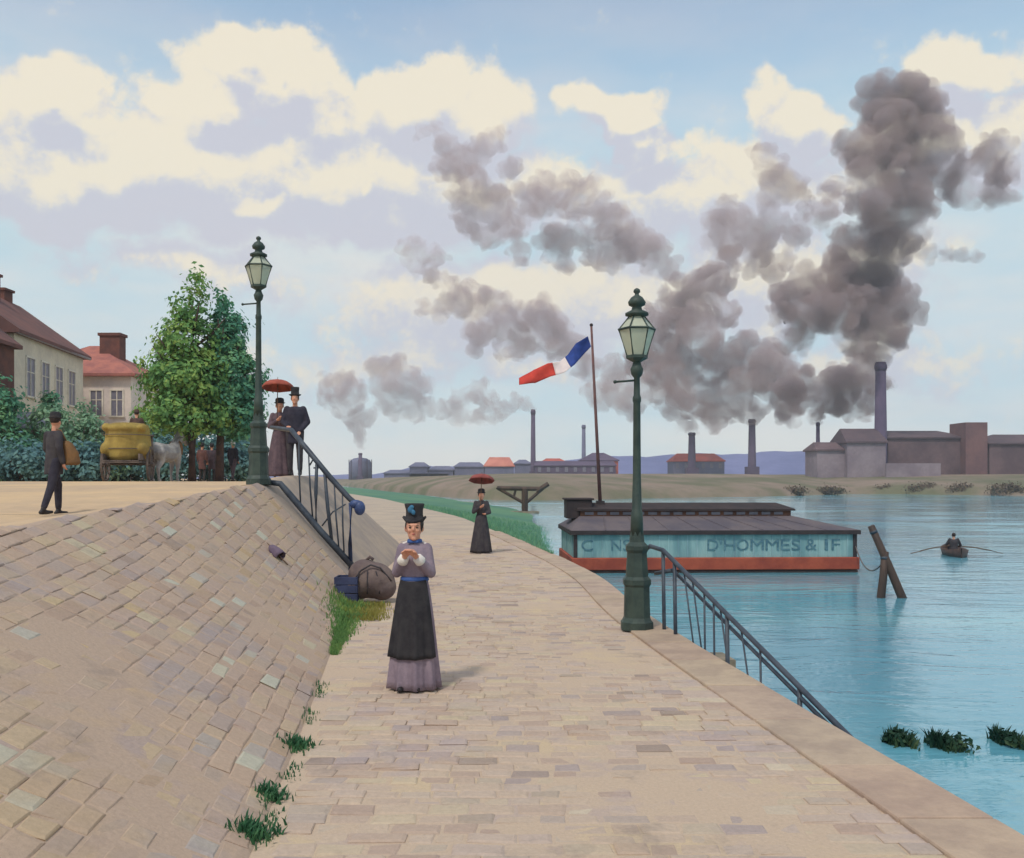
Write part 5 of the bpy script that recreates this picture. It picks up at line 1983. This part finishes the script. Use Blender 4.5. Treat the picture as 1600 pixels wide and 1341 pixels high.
# scrub along the far water line
L_scrub = leaf_mat('russet_scrub', lin(96, 78, 70), lin(108, 90, 74), lin(116, 106, 80))
for i, (px, py, wpx, hpx) in enumerate(((1382, 772, 40, 8), (1442, 770, 60, 12), (1500, 771, 44, 12), (1570, 771, 60, 14), (1300, 775, 50, 7), (1640, 772, 60, 14), (1238, 777, 46, 6))):
    x, d = (px - 800) / FOC * 200, 200
    yy = float(np.interp(x, [p[0] for p in FAR], [p[1] for p in FAR])) + 2.5
    x = (px - 800) / FOC * yy
    e = empty('scrub_bush', (x, yy, -1.0))
    tag(e, ['russet scrub bush on the far shore below the tallest chimney', 'widest russet scrub bush on the far shore, below the dark hall', 'russet scrub bush below the factory tower', 'tall russet scrub bush on far shore near picture edge', 'low russet scrub on the far shore above the barge roof end', 'russet scrub bush cut by the picture edge', 'smallest russet scrub on the far shore behind the upper barge roof'][i], 'bush', 'scrub along the far shore')
    hw, hh = wpx / FOC * yy / 2, hpx / FOC * yy
    leaves([((0, 0, hh * .45), (hw, 1.5, hh * .55)), ((hw * .3, 0, hh * .6), (hw * .5, 1.2, hh * .5))], 60, 12, .28, 300 + i).build('crown', L_scrub, e)
    MB().tube([(0, 0, -.6), (.1, 0, hh * .4), (.3, 0, hh * .8)], [.12, .09, .03], 6).build('stem', M_bark, e)


# ------------------------------------------------------------------ smoke
def smoke_mat(name, col, dens, size=.085):
    m = bpy.data.materials.new(name)
    m.use_nodes = True
    t = m.node_tree
    t.nodes.clear()
    b = NB(t)
    ge = b.n('ShaderNodeNewGeometry')
    n1 = b.noise(ge.outputs['Position'], size, 4, .62, 1.2)
    f = b.smooth(n1.outputs[0], .36, .62)
    pv = t.nodes.new('ShaderNodeVolumePrincipled')
    t.links.new(b.mix(f, (col[0] * 1.1, col[1] * 1.02, col[2] * .94, 1), col), pv.inputs['Color'])
    t.links.new(b.math('MULTIPLY', b.math('MULTIPLY_ADD', f, 1.5, .25), dens), pv.inputs['Density'])
    pv.inputs['Anisotropy'].default_value = .1
    o = t.nodes.new('ShaderNodeOutputMaterial')
    t.links.new(pv.outputs[0], o.inputs['Volume'])
    return m


tex = bpy.data.textures.new('smoke_billow', 'CLOUDS')
tex.noise_scale = 1.0
tex.noise_depth = 3


def smoke(label, d, puffs, m, seed, spread=.5, vox=.11):
    """billowing smoke: many round puffs grown into one body of even density"""
    r_ = np.random.default_rng(seed)
    prims = []
    rs = []
    for (px, py, rp) in puffs:
        c = np.array(at(px, py, d)[:])
        R0 = rp / FOC * d
        rs.append(R0)
        c[1] += r_.normal() * R0 * spread
        prims.append(('ell', c, (R0 * .78, R0 * .8, R0 * .74)))
        for _ in range(16):
            v = r_.normal(size=3)
            v /= np.linalg.norm(v)
            rr_ = R0 * r_.uniform(.18, .48)
            prims.append(('ell', c + v * R0 * r_.uniform(.60, 1.0), (rr_, rr_, rr_ * .9)))
    mean = float(np.median(rs))
    o = fused('smoke', prims, max(mean * vox * .75, .35), m, None, 1, .5)
    tx = tex.copy()
    tx.noise_scale = mean * .42
    dm = o.modifiers.new('billow', 'DISPLACE')
    dm.texture = tx
    dm.texture_coords = 'GLOBAL'
    dm.strength = mean * .40
    dm.mid_level = .5
    tag(o, label, 'smoke', 'smoke from the factory chimneys', 'stuff')
    return o


S_dark = smoke_mat('sooty_smoke', (.65, .53, .54, 1), .20)
S_mid = smoke_mat('brown_grey_smoke', (.74, .61, .62, 1), .12)
S_thin = smoke_mat('thin_mauve_smoke', (.82, .68, .69, 1), .080)
smoke('thick dark column of smoke rising from the tallest chimney', 246, [
    (1377, 560, 16), (1378, 540, 28), (1372, 510, 42), (1350, 485, 50), (1398, 480, 38), (1385, 430, 55), (1345, 425, 45), (1392, 370, 55), (1360, 320, 52), (1415, 310, 48), (1385, 260, 44),
    (1350, 235, 48), (1400, 200, 55), (1440, 170, 48), (1385, 160, 42), (1420, 140, 34), (1475, 190, 24), (1470, 225, 34), (1495, 265, 40), (1540, 250, 34), (1575, 265, 28), (1552, 305, 30), (1515, 300, 26),
    (1275, 490, 42), (1250, 455, 38), (1290, 440, 40), (1260, 520, 34), (1310, 510, 34), (1400, 530, 24), (1340, 545, 26), (1376, 578, 10), (1330, 380, 40), (1440, 250, 34), (1310, 470, 36), (1230, 480, 26)], S_dark, 1)
smoke('brown smoke drifting across from the tall column', 262, [
    (1215, 280, 38), (1190, 245, 26), (1235, 300, 30), (1200, 310, 26), (1150, 345, 42), (1190, 365, 40), (1140, 380, 36), (1185, 400, 32), (1225, 345, 20), (1290, 330, 26), (1310, 290, 24), (1525, 402, 13), (1503, 400, 13), (1478, 398, 15), (1450, 395, 18), (1425, 388, 22), (1265, 335, 26), (1240, 370, 24), (1205, 430, 22), (1225, 410, 20)], S_mid, 2)
smoke('dark ring of smoke over the thin chimney by the works', 300, [
    (1279, 648, 14), (1282, 625, 26), (1300, 600, 38), (1338, 590, 34), (1352, 620, 26), (1335, 640, 22), (1255, 600, 30), (1245, 632, 22), (1310, 635, 24), (1362, 600, 22), (1225, 610, 24), (1279, 658, 8)], S_dark, 3)
smoke('heavy grey smoke hanging over the lone chimney on the hill', 420, [
    (1175, 642, 22), (1150, 630, 34), (1120, 620, 40), (1185, 590, 46), (1150, 560, 42), (1195, 560, 34), (1215, 620, 36), (1230, 645, 24), (1110, 650, 26), (1090, 610, 36), (1060, 570, 44), (1085, 520, 46), (1060, 480, 44), (1095, 450, 40), (1120, 490, 32),
    (1040, 530, 40), (1110, 425, 24), (1030, 590, 34), (1000, 560, 30), (1020, 500, 26), (1140, 400, 24), (1130, 440, 26), (1175, 656, 12), (1060, 620, 30), (1120, 570, 34), (1150, 600, 34)], S_mid, 4, .5, .12)
smoke('smoke curling from the short chimney behind the vermilion roof', 420, [
    (1080, 668, 12), (1068, 655, 20), (1050, 640, 24), (1035, 615, 26), (1000, 610, 30), (965, 620, 32), (935, 615, 26), (960, 580, 30), (990, 640, 20)], S_thin, 5)
smoke('broken upper bank of drifting brown smoke', 430, [
    (990, 375, 44), (1022, 395, 30), (945, 400, 34), (955, 350, 34), (895, 310, 38), (870, 370, 34), (930, 320, 28), (835, 325, 36), (795, 350, 34), (765, 320, 38), (740, 285, 32), (760, 370, 22), (728, 345, 26), (720, 245, 34), (760, 230, 26), (695, 222, 20),
    (660, 206, 14), (680, 204, 14), (782, 208, 14), (800, 265, 20), (815, 395, 22), (880, 410, 20), (910, 370, 30), (850, 290, 26), (700, 260, 24), (780, 300, 26), (1045, 420, 24), (720, 310, 24)], S_thin, 6, .5, .12)
smoke('lower drifting bank of grey smoke left of the flag', 430, [
    (865, 515, 40), (825, 525, 36), (785, 500, 36), (750, 520, 32), (722, 465, 36), (690, 485, 20), (898, 540, 28), (760, 465, 26), (650, 395, 26), (682, 400, 20), (632, 388, 16), (700, 440, 16), (665, 480, 16), (840, 490, 30), (800, 540, 26), (870, 550, 24), (920, 570, 26), (675, 430, 18), (650, 420, 16)], S_thin, 7, .5, .12)
smoke('trail of small smoke puffs from the slender chimney', 410, [
    (831, 636, 7), (822, 630, 11), (808, 628, 16), (788, 640, 18), (768, 632, 20), (745, 612, 22), (720, 622, 22), (718, 648, 20), (748, 650, 18), (770, 655, 12),
    (640, 600, 30), (615, 600, 34), (590, 575, 24), (640, 630, 26), (650, 650, 14), (610, 635, 24), (620, 570, 22), (690, 640, 16), (668, 632, 18), (660, 600, 20), (832, 642, 5)], S_thin, 8, .4, .14)
smoke('pinkish smoke fanning out above the gasholder chimney', 470, [
    (563, 698, 7), (563, 686, 11), (562, 670, 16), (552, 652, 22), (575, 650, 16), (535, 625, 28), (560, 620, 24), (515, 605, 22), (530, 595, 20), (505, 620, 14), (545, 600, 20)], S_thin, 9, .4, .14)

# ------------------------------------------------------------------ the air
hz = MB().box(-1150, 1150, -700, 1900, -5.0, 240).build('haze', None)
tag(hz, label='pale bluish haze over the river and the works', kind='stuff')
m = bpy.data.materials.new('pale_haze')
m.use_nodes = True
t = m.node_tree
t.nodes.clear()
pv = t.nodes.new('ShaderNodeVolumePrincipled')
pv.inputs['Color'].default_value = (.86, .90, .98, 1)
pv.inputs['Density'].default_value = .00032
o = t.nodes.new('ShaderNodeOutputMaterial')
t.links.new(pv.outputs[0], o.inputs['Volume'])
m.cycles.homogeneous_volume = True
hz.data.materials.append(m)
